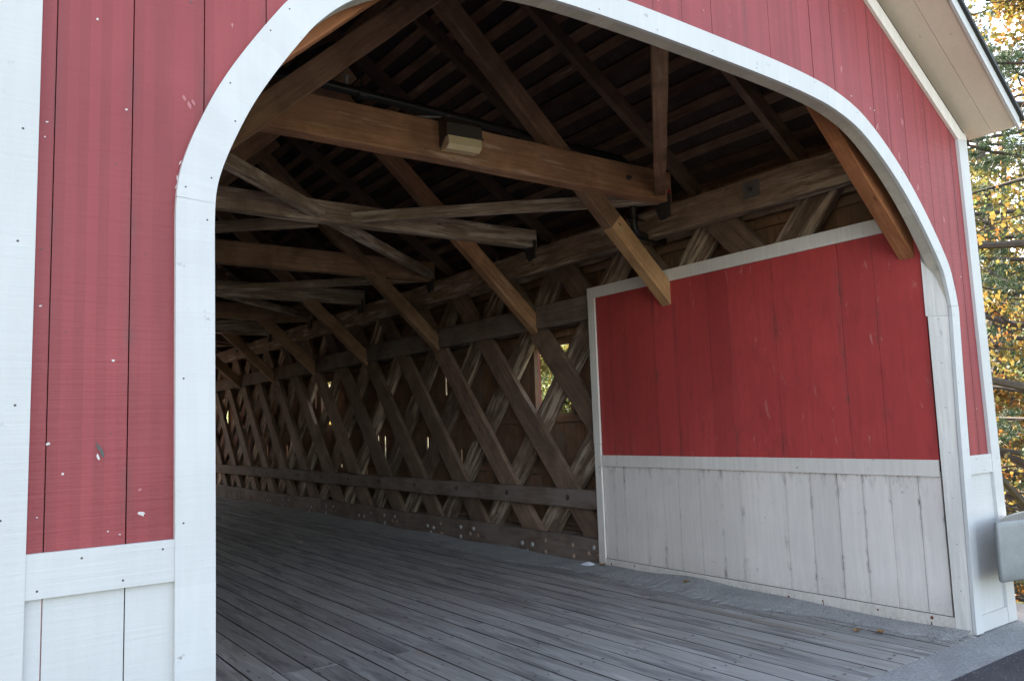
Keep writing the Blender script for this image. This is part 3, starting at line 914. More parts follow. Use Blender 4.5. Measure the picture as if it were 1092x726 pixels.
for fx in (lambda x: x, mx):
    s = 1 if fx(1) == 1 else -1
    # chord timbers in lengths butted end to end
    def run(name, xc, zc, w, h, mat, joints, ends=(D+.13, YE-.13), **kw):
        ys_ = [ends[0]]+[j for j in joints if ends[0] < j < ends[1]]+[ends[1]]
        out = []
        for a, c in zip(ys_[:-1], ys_[1:]):
            out.append(beam(name, (fx(xc), a+.002, zc), (fx(xc), c-.002, zc), w, h, mat, BR, **kw))
        return out
    low = run('lower_chord', 6.084, .135, .068, .325, M['chord'], [10.09, 15.0, 20.1, 25.3], ch=.010)
    run('lower_chord', 6.306, .135, .068, .325, M['chord'], [8.1, 12.9, 17.8, 22.7, 27.6])
    gr_ = run('guard_rail', 6.074, .725, .088, .212, M['chord'], [12.3, 18.4, 24.6], ends=(6.75, YE-3.7), ch=.012)
    gr2 = [y-.04 for y in BRY[2:]]
    # the secondary upper chord is notched round each knee brace
    xs_ = [D+.13]+[y for y in BRY]+[YE-.13]
    for a, c in zip(xs_[:-1], xs_[1:]):
        if c-a < .5: continue
        beam('upper_chord', (fx(6.084), a+.075, 2.932), (fx(6.084), c-.075, 2.932), .068, .285, M['chord'], BR, ch=.008)
    run('upper_chord', 6.306, 2.932, .068, .285, M['chord'], [8.1, 12.9, 17.8, 22.7, 27.6])
    pl = run('wall_plate', 6.052, 3.645, .135, .305, M['plate'], [9.1, 14.0, 18.9, 23.8, 28.7], ends=(D+.11, YE-.11), ch=.014, jit=.005)
    run('wall_plate', 6.306, 3.645, .068, .305, M['plate'], [8.1, 12.9, 17.8, 22.7, 27.6])
    # bolts
    if s > 0:
        def on_chord(y):
            for o in low:
                if o.matrix_basis.translation.y <= y < o.matrix_basis.translation.y+99: r = o
            return r
        base = [(8.359,.116),(8.145,.117),(8.254,.024),(7.883,.192),(7.884,.056),(7.363,.189),(7.353,.065),(6.987,.196),(7.081,.118),(6.915,.117),
                (10.788,.135),(10.606,.121),(10.697,.045),(10.391,.195),(10.37,.057),(9.833,.193),(9.84,.063),(9.497,.199),(9.586,.12),(9.393,.116)]
        base += [(y+4.88, z) for y, z in base if y+4.88 < 18]+[(y+9.76, z) for y, z in base if y+9.76 < 22]
        proto = [None, None]
        for i, (y, z) in enumerate(base):
            j = 1 if (i % 5 in (3, 4)) or (7.2 < y < 7.5) else 0
            if proto[j] is None:
                q = MB(); q.dome((0, 0, 0), (-1, 0, 0), .030, .016, 12, 0)
                proto[j] = q.make('bolt', M['bolt_rust' if j else 'bolt'], True)
            link('bolt', proto[j], on_chord(y), Matrix.Translation((6.0492, y, z)))
        q = MB(); q.dome((0, 0, 0), (-1, 0, 0), .020, .02, 8, 0); q.dome((-.001, 0, 0), (-1, 0, 0), .036, .004, 10, 0)
        gb = q.make('bolt', M['iron'])
        for i in range(8):
            y = 7.393+1.252*i
            g_ = gr_[0] if y < 12.3 else gr_[1]
            link('bolt', gb, g_, Matrix.Translation((6.029, y, .735)))
    # side panel of red and white boards lining the first bay
    for ye, d in ((D+.135, 1), (YE-.135, -1)):
        YY = lambda t: ye+d*t
        Lp = 6.75-(D+.135)
        rg = random.Random(3)
        P = MB(); W = MB()
        red_e = [.0, .39, .69, 1.345, 1.85, 2.094, 2.542, 2.827, 3.26, 3.50, 3.72]
        wh_e = [.0, .174, .40, .627, .85, 1.106, 1.356, 1.838, 2.069, 2.334, 2.603, 2.821, 3.062, 3.388, 3.55, 3.72]
        for (ed, z0, z1, q) in ((red_e, 1.20, 3.08, P), (wh_e, .03, 1.15, W)):
            for a, c in zip(ed[:-1], ed[1:]):
                g = rg.uniform(.001, .003); o = rg.uniform(-.002, .002)
                q.box((fx(6.030+o), YY(a+g), z0), (fx(6.0475+o), YY(c-g), z1), 0, 1)
        P.build('side_panel', [M['red_in']], BR)
        W.build('side_panel_wainscot', [M['white_old']], BR)
        T = MB(); T.box((fx(6.008), YY(-.01), 3.010), (fx(6.046), YY(Lp+.115), 3.132)); T.build('panel_cap', [M['white_trim_old']], BR)
        T = MB(); T.box((fx(6.010), YY(0), 1.114), (fx(6.026), YY(1.9), 1.236)); T.box((fx(6.010), YY(1.903), 1.114), (fx(6.026), YY(Lp), 1.234))
        T.build('panel_rail', [M['white_trim_old']], BR)
        T = MB(); T.box((fx(6.012), YY(-.02), -.02), (fx(6.026), YY(Lp), .108))
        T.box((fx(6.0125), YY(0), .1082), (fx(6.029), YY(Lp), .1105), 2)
        for k in range(9):
            yy = .12+k*.44+rg.uniform(-.08, .08)
            T.dome((fx(6.012), YY(yy), .05+rg.uniform(-.02, .035)), (-s, 0, 0), rg.uniform(.007, .014), .002, 8, 1)
            if k % 3 == 0: T.dome((fx(6.012), YY(yy+.01), .02), (-s, 0, 0), .010, .002, 7, 1)
            if k % 2 == 0:
                for e_ in range(2):
                    y_ = yy+rg.uniform(-.006, .006); w_ = rg.uniform(.002, .005); l_ = rg.uniform(.02, .045)
                    q = [(fx(6.0112), YY(y_-w_), .05), (fx(6.0112), YY(y_+w_), .05), (fx(6.0112), YY(y_+w_*.4), .05-l_), (fx(6.0112), YY(y_-w_*.4), .05-l_)]
                    T.face(q if s*d > 0 else q[::-1], 1)
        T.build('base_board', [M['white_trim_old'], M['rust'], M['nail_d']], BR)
        T = MB(); T.box((fx(6.004), YY(Lp), 1.36), (fx(6.030), YY(Lp+.105), 3.009)); T.box((fx(6.005), YY(Lp+.002), -.02), (fx(6.030), YY(Lp+.10), 1.357))
        T.build('panel_end_post', [M['white_trim_old']], BR)
        T = MB()
        jx = lambda z: 6.056+.079*min(1, z/2.37)-.002
        for za, zb, xo, yo in ((-.02, 2.305, 6.006, -.022), (2.308, 2.80, 6.012, -.004)):
            N = 6
            for k in range(N):
                z0, z1 = za+(zb-za)*k/N, za+(zb-za)*(k+1)/N
                q = [(fx(xo), YY(yo), z0), (fx(jx(z0)), YY(-.112), z0), (fx(jx(z1)), YY(-.112), z1), (fx(xo), YY(yo), z1)]
                h = [(fx(xo+.03), YY(yo), z0), (fx(jx(z0)+.03), YY(-.112), z0), (fx(jx(z1)+.03), YY(-.112), z1), (fx(xo+.03), YY(yo), z1)]
                if s*d < 0: q = q[::-1]; h = h[::-1]
                T.face(q[::-1]); T.face(h)
                if k == 0: T.face([q[0], q[1], h[1], h[0]])
                if k == N-1: T.face([q[3], q[2], h[2], h[3]])
                T.face([q[0], q[3], h[3], h[0]]); T.face([q[1], q[2], h[2], h[1]])
        for zz in np.arange(.3, 2.3, .33): T.dome((fx((6.006+jx(zz))/2-.002), YY(-.067), zz), (-s, -.5*d, 0), .004, .003, 6, 1)
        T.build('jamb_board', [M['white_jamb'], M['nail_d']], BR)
        T = MB(); T.box((fx(6.015), YY(-.02), 2.93), (fx(6.06), YY(.09), 3.02)); T.build('cleat', [M['white_trim_old']], BR)

# --- frames: tie beams, knee braces, lateral bracing -------------------
ties = [(5.58, 'tie', .32, .16), (7.86, 'pale', .225, .15), (10.42, 'brace', .30, .16), (12.9, 'pale', .25, .15), (15.3, 'brace', .30, .16),
        (17.74, 'pale', .25, .15), (20.18, 'brace', .3, .16), (22.62, 'pale', .25, .15), (25.06, 'brace', .3, .16), (27.5, 'pale', .25, .15)]
for y, mt, h, w in ties:
    z0 = 3.808
    t = beam('tie_beam', (mx(6.02), y, z0+h/2), (6.02, y, z0+h/2), w, h, M[mt], BR, ch=.012, jit=.004)
    for s in (1, -1):
        # iron hanger bracket between tie and plate
        b = MB()
        xf = 6.02 if s > 0 else mx(6.02)
        b.box((xf-s*.065, y-w/2-.012, 3.66), (xf-s*.045+s*.02, y-w/2-.001, 3.90))
        b.box((xf-s*.085, y-w/2-.02, 3.795), (xf+s*.012, y+w/2+.02, 3.806))
        b.mesh([(xf-s*.069, y-w/2-.03, 3.80), (xf-s*.069, y+w/2+.03, 3.80), (xf-s*.069, y+.03, 3.64), (xf-s*.069, y-.05, 3.64),
                (xf-s*.057, y-w/2-.03, 3.80), (xf-s*.057, y+w/2+.03, 3.80), (xf-s*.057, y+.03, 3.64), (xf-s*.057, y-.05, 3.64)],
               [(0,1,2,3), (7,6,5,4), (0,4,5,1), (1,5,6,2), (2,6,7,3), (3,7,4,0)])
        b.dome((xf-s*.069, y, 3.70), (-s, 0, 0), .014, .012, 6)
        b.build('hanger_bracket', [M['iron']], t)
    if mt == 'tie':
        b = MB()
        b.dome((5.42, y-w/2-.001, z0+.17), (0, -1, 0), .03, .02, 8); b.tube([(5.42, y-w/2, z0+.17), (5.42, y-w/2-.045, z0+.165)], .012, 6)
        b.build('bolt', [M['iron']], t)
        b = MB(); b.box((5.955, y-w/2-.02, 3.895), (5.99, y-w/2-.0125, 3.935)); b.build('red_tag', [M['redtag']], t)
for i, y in enumerate(BRY):
    for s in (1, -1):
        X = lambda d: XC+s*d
        yb = y if s > 0 else y-.17
        if i == 0: yb = y+.02
        wdt, hgt = .125, .19
        dd0, z0 = 2.70, 2.86
        slope = .925
        dtop = -.15
        ztop = z0+slope*(dd0-dtop)
        # keep the top below the opposite rafter
        while ztop > zroof(X(dtop))-.33: dtop += .01; ztop = z0+slope*(dd0-dtop)
        mt = 'brace_red' if i == 0 else 'brace'
        if i == 2 and s > 0: mt = 'tie'
        un = Vector((s*slope, 0, 1)).normalized()
        p0 = Vector((X(dd0), yb, z0)); p1 = Vector((X(dtop), yb, ztop))
        if i == 1 and s > 0:
            dm = 1.95
            pm = Vector((X(dm), yb, z0+slope*(dd0-dm)))
            beam('knee_brace', pm, p1, wdt, hgt, M['brace'], BR, up=un, ch=.008)
            o = beam('knee_brace', p0, pm+(p0-pm).normalized()*.004, wdt, hgt, M['new'], BR, up=un, ch=.006, cut0=-s*.0+.93)
            tag(o, 'paler newer timber at the foot of the brace')
        else:
            beam('knee_brace', p0, p1, wdt, hgt, M[mt], BR, up=un, ch=.008, cut0=.93)
# lateral bracing: crossing sticks in the plane of the ties
def lateral(a, c, z=3.865, h=.115, w=.11, mt='pale'):
    return beam('lateral_brace', (*a, z), (*c, z), w, h, M[mt], BR, ch=.007, jit=.004)
xl, xr = mx(5.93), 5.93
lateral((3.30, 3.03), (xr-.12, 5.46), z=3.90, h=.115, mt='brace')
for ya, yb in ((5.68, 10.32), (10.54, 15.2), (15.4, 20.1), (20.3, 25.0)):
    m_ = ((xl+xr)/2, (ya+yb)/2)
    lateral((xl, ya), (xr, yb), z=3.895)
    lateral((xr, ya), (m_[0]+.12, m_[1]-.06*2), z=3.885)
    lateral((m_[0]-.12, m_[1]+.06*2), (xl, yb), z=3.885)
# washer plate on the wall plate
b = MB(); b.box((5.9825-.006, 4.40, 3.60), (5.9825, 4.58, 3.76)); b.dome((5.976, 4.493, 3.675), (-1, 0, 0), .022, .03, 6, 1)
b.build('washer_plate', [M['plateiron'], M['iron']], BR)

# --- deck ---------------------------------------------------------------
b = MB(); rg = random.Random(21)
x = .72; pw = .197
while x < 6.04:
    y = 2.876; first = True
    while y < YE-.0:
        Lb = rg.uniform(2.2, 5.5); y1 = min(y+Lb, YE)
        dz = rg.uniform(-.0015, .001); g = rg.uniform(.0012, .0042)
        xa, xb = x+g, min(x+pw-g, 6.045)
        if xb-xa > .02:
            c = rg.uniform(.0025, .0045)
            # top with eased edges, in short lengths so that the board undulates
            n = max(1, int((y1-y)/.5)); prev = None
            for k in range(n+1):
                yy = y+.002+(y1-y-.004)*k/n
                e = rg.uniform(-.0015, .0015)
                row = [(xa, yy, -.05), (xa, yy, dz+e-c), (xa+c, yy, dz+e), ((xa+xb)/2, yy, dz+e-.001), (xb-c, yy, dz+e), (xb, yy, dz+e-c), (xb, yy, -.05)]
                i0 = len(b.v); b.v += row
                if prev is not None:
                    for q in range(6):
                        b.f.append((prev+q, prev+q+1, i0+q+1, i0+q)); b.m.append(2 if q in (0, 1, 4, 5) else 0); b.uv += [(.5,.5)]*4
                else:
                    b.f.append(tuple(i0+q for q in range(7))); b.m.append(0); b.uv += [(.5,.5)]*7
                prev = i0
            b.f.append(tuple(prev+q for q in reversed(range(7)))); b.m.append(0); b.uv += [(.5,.5)]*7
            yy = 3.02
            while yy < min(y1, 13):
                if yy > y+.03:
                    for u in (.25, .75):
                        cx_, cy_ = xa+(xb-xa)*u+rg.uniform(-.012, .012), yy+rg.uniform(-.03, .03)
                        if rg.random() < .85:
                            rr = rg.uniform(.007, .012)
                            b.face([(cx_+rr*math.cos(t*math.pi/4), cy_+1.2*rr*math.sin(t*math.pi/4), dz+.0035) for t in range(8)], 1)
                yy += .61
        y = y1
    x += pw
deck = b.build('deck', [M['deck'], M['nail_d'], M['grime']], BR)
b = MB(); b.box((.6, 2.9, -.30), (6.2, YE-.02, -.09))
b.build('floor_beam_layer', [M['truss']], BR)

# --- gravel drifted along the right edge of the deck ----------------------
b = MB(); rg = random.Random(9)
def drift(y):
    w = .30+.05*math.sin(y*1.7)+.04*math.sin(y*4.1+1)+.16*math.exp(-((y-5.6)/.9)**2)-.05*math.exp(-((y-3.2)/.5)**2)
    h = .028+.012*math.sin(y*3.1)+.055*math.exp(-((y-5.5)/.45)**2)
    return w, max(.012, h)
prev = None
for k in range(360):
    y = 2.90+k*.05
    if y > 20: break
    w, h = drift(y); w *= 1+.10*rg.uniform(-1, 1)+.08*math.sin(y*11)*math.sin(y*5.3)
    if y > 6.8: w += .13; 
    xr_ = 6.009 if y < 6.86 else 6.046
    row = []
    for q in range(9):
        t = q/8
        z = h*(1-t)**1.6+(.0045 if t < 1 else -.004)+rg.uniform(-.0015, .003)*(1 if 0 < q < 8 else 0)
        row.append((xr_-w*t, y, z))
    i0 = len(b.v); b.v += row
    if prev is not None:
        for q in range(8):
            b.f.append((prev+q, prev+q+1, i0+q+1, i0+q)[::-1]); b.m.append(0); b.uv += [(.5,.5)]*4
    prev = i0
for k in range(4200):
    y = rg.uniform(2.9, 9.5)
    w, h = drift(y); t = rg.random()**1.2*1.55
    xx = 6.0-w*t; zz = h*max(0, 1-t)**1.6+.004
    if y > 6.86: xx -= .0
    r = rg.uniform(.002, .0055)
    V = [(xx+r*rg.uniform(.6, 1.3), y, zz), (xx, y+r*rg.uniform(.6, 1.3), zz), (xx-r, y, zz), (xx, y-r, zz), (xx, y, zz+r*1.1), (xx, y, zz-r)]
    b.mesh(V, [(0,1,4), (1,2,4), (2,3,4), (3,0,4), (1,0,5), (2,1,5), (3,2,5), (0,3,5)], 1)
for k in range(600):          # sand and grit swept along the joint of road and concrete
    xx = rg.uniform(3.9, 7.2); yy = 2.62+rg.gauss(0, .10) if k % 3 else rg.uniform(2.0, 2.86)
    if yy > 2.86: continue
    r = rg.uniform(.0015, .0045); zz = -.008
    V = [(xx+r*rg.uniform(.6, 1.4), yy, zz), (xx, yy+r*rg.uniform(.6, 1.4), zz), (xx-r, yy, zz), (xx, yy-r, zz), (xx, yy, zz+r*1.2), (xx, yy, zz-r)]
    b.mesh(V, [(0,1,4), (1,2,4), (2,3,4), (3,0,4), (1,0,5), (2,1,5), (3,2,5), (0,3,5)], 1)
o = b.build('gravel_drift', [M['gravel'], M['stone_bits']], None, smooth=False)
tag(o, 'grey sand and gravel drifted along the edge of the plank floor', 'gravel', kind='stuff')

# ------------------------------------------------------------------ things on the bridge
# floodlight on the first tie beam
lx, ly, lz = 3.44, 5.50, 4.02
fl = empty('floodlight', (lx, ly, lz))
tag(fl, 'bronze box floodlight with amber glass mounted on the brown tie beam', 'floodlight')
fl.rotation_euler = (0, 0, R(-4))
b = MB()
hw = .165
prof = [(.0, .115), (-.075, .125), (-.150, .055), (-.155, -.045), (-.105, -.055), (-.02, -.125), (.0, -.125)]   # (y,z) profile of the housing
A = [(-hw, y, z) for y, z in prof]; B_ = [(hw, y, z) for y, z in prof]
n = len(prof)
b.mesh(A+B_, [tuple(range(n))[::-1], tuple(range(n, 2*n))]+[(i, (i+1) % n, n+(i+1) % n, n+i) for i in range(n)])
b.box((-hw-.008, -.162, -.052), (hw+.008, -.140, -.040))
b.build('housing', M['lamp']).parent = fl
b = MB()
lp = [(-.158, -.056), (-.163, -.128), (-.120, -.158), (-.022, -.150), (-.020, -.058)]
A = [(-hw+.012, y, z) for y, z in lp]; B_ = [(hw-.012, y, z) for y, z in lp]; n = len(lp)
b.mesh(A+B_, [tuple(range(n)), tuple(range(n, 2*n))[::-1]]+[(n+i, n+(i+1) % n, (i+1) % n, i) for i in range(n)])
b.build('lens', M['lens']).parent = fl
b = MB()
b.tube([(-.06, -.03, .118), (-.07, -.01, .150), (-.15, .03, .158), (-.28, .07, .150), (-.40, .12, .142), (-.52, .16, .13)], .011, 8)
b.build('cable', M['cable'], smooth=True).parent = fl
b = MB(); b.box((-.05, .0, -.06), (.05, .0185-.02+.012, .10)); b.build('mounting_plate', M['lamp']).parent = fl

# black sprinkler pipe running over the tie beam and dropping beside the wall plate
pp = empty('sprinkler_pipe', (3.4, 5.86, 4.24))
tag(pp, 'black iron pipe running along above the first brown tie beam', 'pipe')
b = MB()
b.tube([(.95, 5.86, 4.43), (2.2, 5.86, 4.40), (3.4, 5.86, 4.37), (4.6, 5.86, 4.34), (5.66, 5.86, 4.31), (5.78, 5.86, 4.27), (5.82, 5.86, 4.1), (5.82, 5.86, 3.62), (5.84, 5.86, 3.56), (5.92, 5.86, 3.53), (6.03, 5.86, 3.52), (6.26, 5.86, 3.50)], .042, 12)
b.build('pipe', M['pipe'], pp, smooth=True)
for x in (1.35, 2.20, 2.75, 4.7):
    b = MB(); b.tube([(x-.035, 5.86, 4.453-.0251*x), (x+.035, 5.86, 4.453-.0251*x)], .055, 12); b.tube([(x, 5.86, 4.44), (x, 5.86, 4.60)], .008, 6)
    b.build('coupling', M['pipe'], pp, smooth=False)
b = MB(); b.tube([(5.82, 5.86, 3.68), (5.82, 5.86, 3.72)], .056, 12); b.box((5.85, 5.81, 3.675), (5.93, 5.83, 3.69)); b.build('coupling', M['pipe'], pp)
b = MB(); b.tube([(2.62, 5.86, 4.40), (2.62, 5.86, 4.50)], .014, 6); b.dome((2.62, 5.86, 4.50), (0, 0, 1), .028, .012, 8); b.build('sprinkler_head', M['bolt'], pp)

# guard rail with a rounded end in front of the right corner
gr = empty('guardrail', (6.9, 2.75, 0))
tag(gr, 'dull galvanised steel guardrail with rounded end beside the right portal corner', 'guardrail')
def sheet(path, name):
    """corrugated rail sheet following a plan path"""
    zs_ = [0, .012, .05, .09, .135, .165, .205, .25, .29, .33, .37, .40, .415]
    cor = [-.004, .0, .003, .005, .005, .004, .004, .005, .005, .003, .002, -.001, -.006]
    b = MB(); rows = []
    for i, (x, y) in enumerate(path):
        a = Vector(path[max(i-1, 0)]); c = Vector(path[min(i+1, len(path)-1)])
        t = (c-a).normalized(); nn = Vector((t.y, -t.x))
        rows.append([(x+nn.x*q, y+nn.y*q, .385+z) for q, z in zip(cor, zs_)]+[(x+nn.x*(q-.006), y+nn.y*(q-.006), .385+z) for q, z in reversed(list(zip(cor, zs_)))])
    V = [p for r in rows for p in r]; n = len(rows[0])
    F = [(i*n+j, i*n+(j+1) % n, (i+1)*n+(j+1) % n, (i+1)*n+j)[::-1] for i in range(len(rows)-1) for j in range(n)]
    F += [tuple(range(n)), tuple((len(rows)-1)*n+j for j in reversed(range(n)))]
    b.mesh(V, F)
    o = b.build(name, M['galv'], gr, smooth=True)
    return o
front = [(6.185+.05*math.sin(a)*0+0, 0) for a in ()]
path = []
for k in range(7):      # nose: from the back round to the front
    a = math.pi*(k/6)
    path.append((6.125-.022*math.sin(a), 2.712+.02*math.cos(a)))
back = [(7.3, 2.86), (6.95, 2.85), (6.7, 2.84), (6.5, 2.82), (6.30, 2.775)]
frontp = [(6.32, 2.645), (6.6, 2.585), (7.0, 2.54), (7.6, 2.45), (8.4, 2.30), (9.5, 2.0)]
rl = sheet([(x, y) for x, y in back]+path+frontp, 'rail')
b = MB()
for bx_, by_, bz_ in ((6.235, 2.660, .50), (6.235, 2.660, .69), (6.62, 2.576, .60)):
    b.dome((bx_, by_, bz_), (-.1, -1, 0), .020, .012, 10, 0); b.dome((bx_, by_+.004, bz_), (-.1, -1, 0), .032, .004, 10, 1)
b.build('bolt', [M['bolt'], M['bolt_rust']], rl)
for px_, py_ in ((7.25, 2.66), (9.2, 2.22)):
    b = MB(); b.box((px_-.08, py_-.08, -1.2), (px_+.08, py_+.08, .78)); b.build('post', M['truss'], gr)

# litter and leaves on the floor
sc_ = MB()
pts = [(5.93, 7.02), (5.99, 6.93), (5.95, 6.86), (5.88, 6.93)]
g0 = [(5.90, 7.06, .022), (5.985, 7.00, .05), (5.975, 6.88, .030), (5.905, 6.90, .018), (5.945, 6.96, .060)]
sc_.mesh(g0, [(0, 3, 4), (3, 2, 4), (2, 1, 4), (1, 0, 4)])
tag(sc_.build('paper_scrap', M['paper']), 'crumpled white paper scrap on the gravel at the foot of the dark truss', 'paper')
lf = [((5.84, 5.42, .060), .045, 'curled brown leaf on the gravel by the white panel, nearer the truss'), ((5.55, 3.50, .012), .04, 'dry brown leaf on the planks, left of a pale leaf near the panel front'),
      ((5.62, 3.36, .012), .035, 'small pale leaf on the planks close to the panel front'), ((5.97, 6.76, .045), .05, 'dry tan leaf next to the white paper scrap'), ((5.55, 6.45, .010), .022, 'tiny reddish leaf alone on the sandy floor edge')]
M['dry'] = plain('dry_leaf', (.26, .13, .055), .8, 0, .4, 30)
for (p, r, lab) in lf:
    b = MB(); rg = random.Random(str(p))
    a = rg.uniform(0, 6.28); V = []
    for k in range(10):
        t = 2*math.pi*k/10; rr = r*(1 if k % 2 else .72)*(1.25 if k in (0,) else 1)
        V.append((p[0]+rr*math.cos(t+a)*1.1, p[1]+rr*.7*math.sin(t+a), p[2]+rg.uniform(-.002, .016)))
    V.append((p[0], p[1], p[2]))
    b.mesh(V, [(k, (k+1) % 10, 10) for k in range(10)])
    tag(b.build('fallen_leaf', M['dry']), lab, 'leaf', 'dry leaves on the bridge floor')

# ------------------------------------------------------------------ trees
def np_mesh(name, V, F4=None, F3=None, mats=(), smooth=False):
    me = bpy.data.meshes.new(name)
    V = np.asarray(V, np.float32)
    loops = []; starts = []; tot = []
    k = 0
    for F in (F4, F3):
        if F is None or len(F) == 0: continue
        F = np.asarray(F, np.int32); n = F.shape[1]
        loops.append(F.ravel()); starts.append(k+np.arange(len(F))*n); tot.append(np.full(len(F), n)); k += F.size
    loops = np.concatenate(loops); starts = np.concatenate(starts); tot = np.concatenate(tot)
    me.vertices.add(len(V)); me.vertices.foreach_set('co', V.ravel())
    me.loops.add(len(loops)); me.loops.foreach_set('vertex_index', loops.astype(np.int32))
    me.polygons.add(len(starts)); me.polygons.foreach_set('loop_start', starts.astype(np.int32))
    try: me.polygons.foreach_set('loop_total', tot.astype(np.int32))
    except Exception: pass
    for m_ in mats: me.materials.append(m_)
    me.update(calc_edges=True); me.validate()
    return me

def leaf_cloud(centres, size, nr, name, mats, droop=.3):
    """one folded leaf (two triangles along a midrib, with a waist) per centre"""
    n = len(centres)
    ax = nr.normal(size=(n, 3)); ax[:, 2] -= droop; ax /= np.linalg.norm(ax, axis=1)[:, None]
    sd = nr.normal(size=(n, 3)); sd -= ax*(sd*ax).sum(1)[:, None]; sd /= np.linalg.norm(sd, axis=1)[:, None]
    nm = np.cross(ax, sd)
    L = size*nr.uniform(.65, 1.35, n)[:, None]; W = L*nr.uniform(.32, .5, n)[:, None]
    c = np.asarray(centres)
    base = c-ax*L*.5; tip = c+ax*L*.5
    l1 = c-ax*L*.08+sd*W+nm*L*.12; r1 = c-ax*L*.08-sd*W+nm*L*.12
    V = np.stack([base, l1, tip, r1], 1).reshape(-1, 3)
    i = np.arange(n)*4
    F = np.stack([i, i+1, i+2, i+3], 1)
    return np_mesh(name, V, F, None, mats)

def needle_cloud(tips, dirs, nr, name, mat, per=14, L=.11, w=.0035):
    n = len(tips)
    t = np.repeat(np.asarray(tips), per, 0); d = np.repeat(np.asarray(dirs), per, 0)
    q = d*.9+nr.normal(size=t.shape)*.55; q /= np.linalg.norm(q, axis=1)[:, None]
    sd = np.cross(q, nr.normal(size=t.shape)); sd /= np.linalg.norm(sd, axis=1)[:, None]
    ln = L*nr.uniform(.7, 1.2, len(t))[:, None]
    t = t+d*nr.uniform(-.10, .02, len(t))[:, None]
    V = np.stack([t-sd*w, t+sd*w, t+q*ln], 1).reshape(-1, 3)
    i = np.arange(len(t))*3
    return np_mesh(name, V, None, np.stack([i, i+1, i+2], 1), [mat])

def limb(mb, p, d, L, r, rg, n=6, wob=.18, up=.05, sides=6):
    pts = [Vector(p)]; d = Vector(d).normalized(); rad = [r]
    for k in range(n):
        d = (d+Vector((rg.uniform(-wob, wob), rg.uniform(-wob, wob), rg.uniform(-wob, wob)+up))).normalized()
        pts.append(pts[-1]+d*(L/n)); rad.append(max(.004, r*(1-.8*(k+1)/n)))
    mb.tube(pts, rad, sides)
    return pts

def broadleaf(loc, H, r, mats, label, seed, leaves=9000, size=.10, spread=.42, low=.18, group='autumn trees beside the river', nl=16, kind='broadleaf_tree', sub=5, clump=.42):
    rg = random.Random(seed); nr = np.random.default_rng(seed)
    z0 = float(terrain(loc[0], loc[1]))
    t = empty(kind, (loc[0], loc[1], z0)); tag(t, label, 'tree', group)
    mb = MB()
    trunk = limb(mb, (0, 0, -.2), (rg.uniform(-.05, .05), rg.uniform(-.05, .05), 1), H*.92, r, rg, 9, .06, .1, 9)
    tips = []
    for k in range(nl):
        f = low+(1-low)*((k+.5)/nl)**.9
        i = min(len(trunk)-2, int(f*(len(trunk)-1))); u = f*(len(trunk)-1)-i
        p = trunk[i].lerp(trunk[i+1], min(1, u))
        a = k*2.4+rg.uniform(-.5, .5)
        Lb = H*spread*(1.15-.75*f)*rg.uniform(.75, 1.2)
        pts = limb(mb, p, (math.cos(a), math.sin(a), rg.uniform(.05, .55)), Lb, r*.42*(1.1-.75*f), rg, 6, .2, .05, 6)
        for q in range(sub):
            j = rg.randint(2, 6)
            aa = rg.uniform(0, 6.28)
            sp = limb(mb, pts[j], (math.cos(aa), math.sin(aa), rg.uniform(-.25, .45)), Lb*rg.uniform(.25, .5), r*.10*(1.2-.8*f)+.006, rg, 4, .3, .0, 4)
            tips += [sp[2], sp[3], sp[4]]
        tips += [pts[5], pts[6]]
    mb.build('trunk', M['bark'], None).parent = t
    T = np.array([tuple(p) for p in tips])
    idx = nr.integers(0, len(T), leaves)
    c = T[idx]+nr.normal(size=(leaves, 3))*np.array([clump, clump, clump*.7])*nr.uniform(.3, 1.1, len(T))[idx][:, None]
    keep = (c[:, 0]+loc[0] > 7.3) | (c[:, 0]+loc[0] < -.6)
    c = c[keep]; idx = idx[keep]
    me = leaf_cloud(c, size, nr, 'crown', mats)
    if len(mats) > 1:
        tipm = nr.choice(len(mats), len(T), p=[.62]+[.38/(len(mats)-1)]*(len(mats)-1))
        me.polygons.foreach_set('material_index', tipm[idx].astype(np.int32))
    o = link('crown', me); o.parent = t
    return t

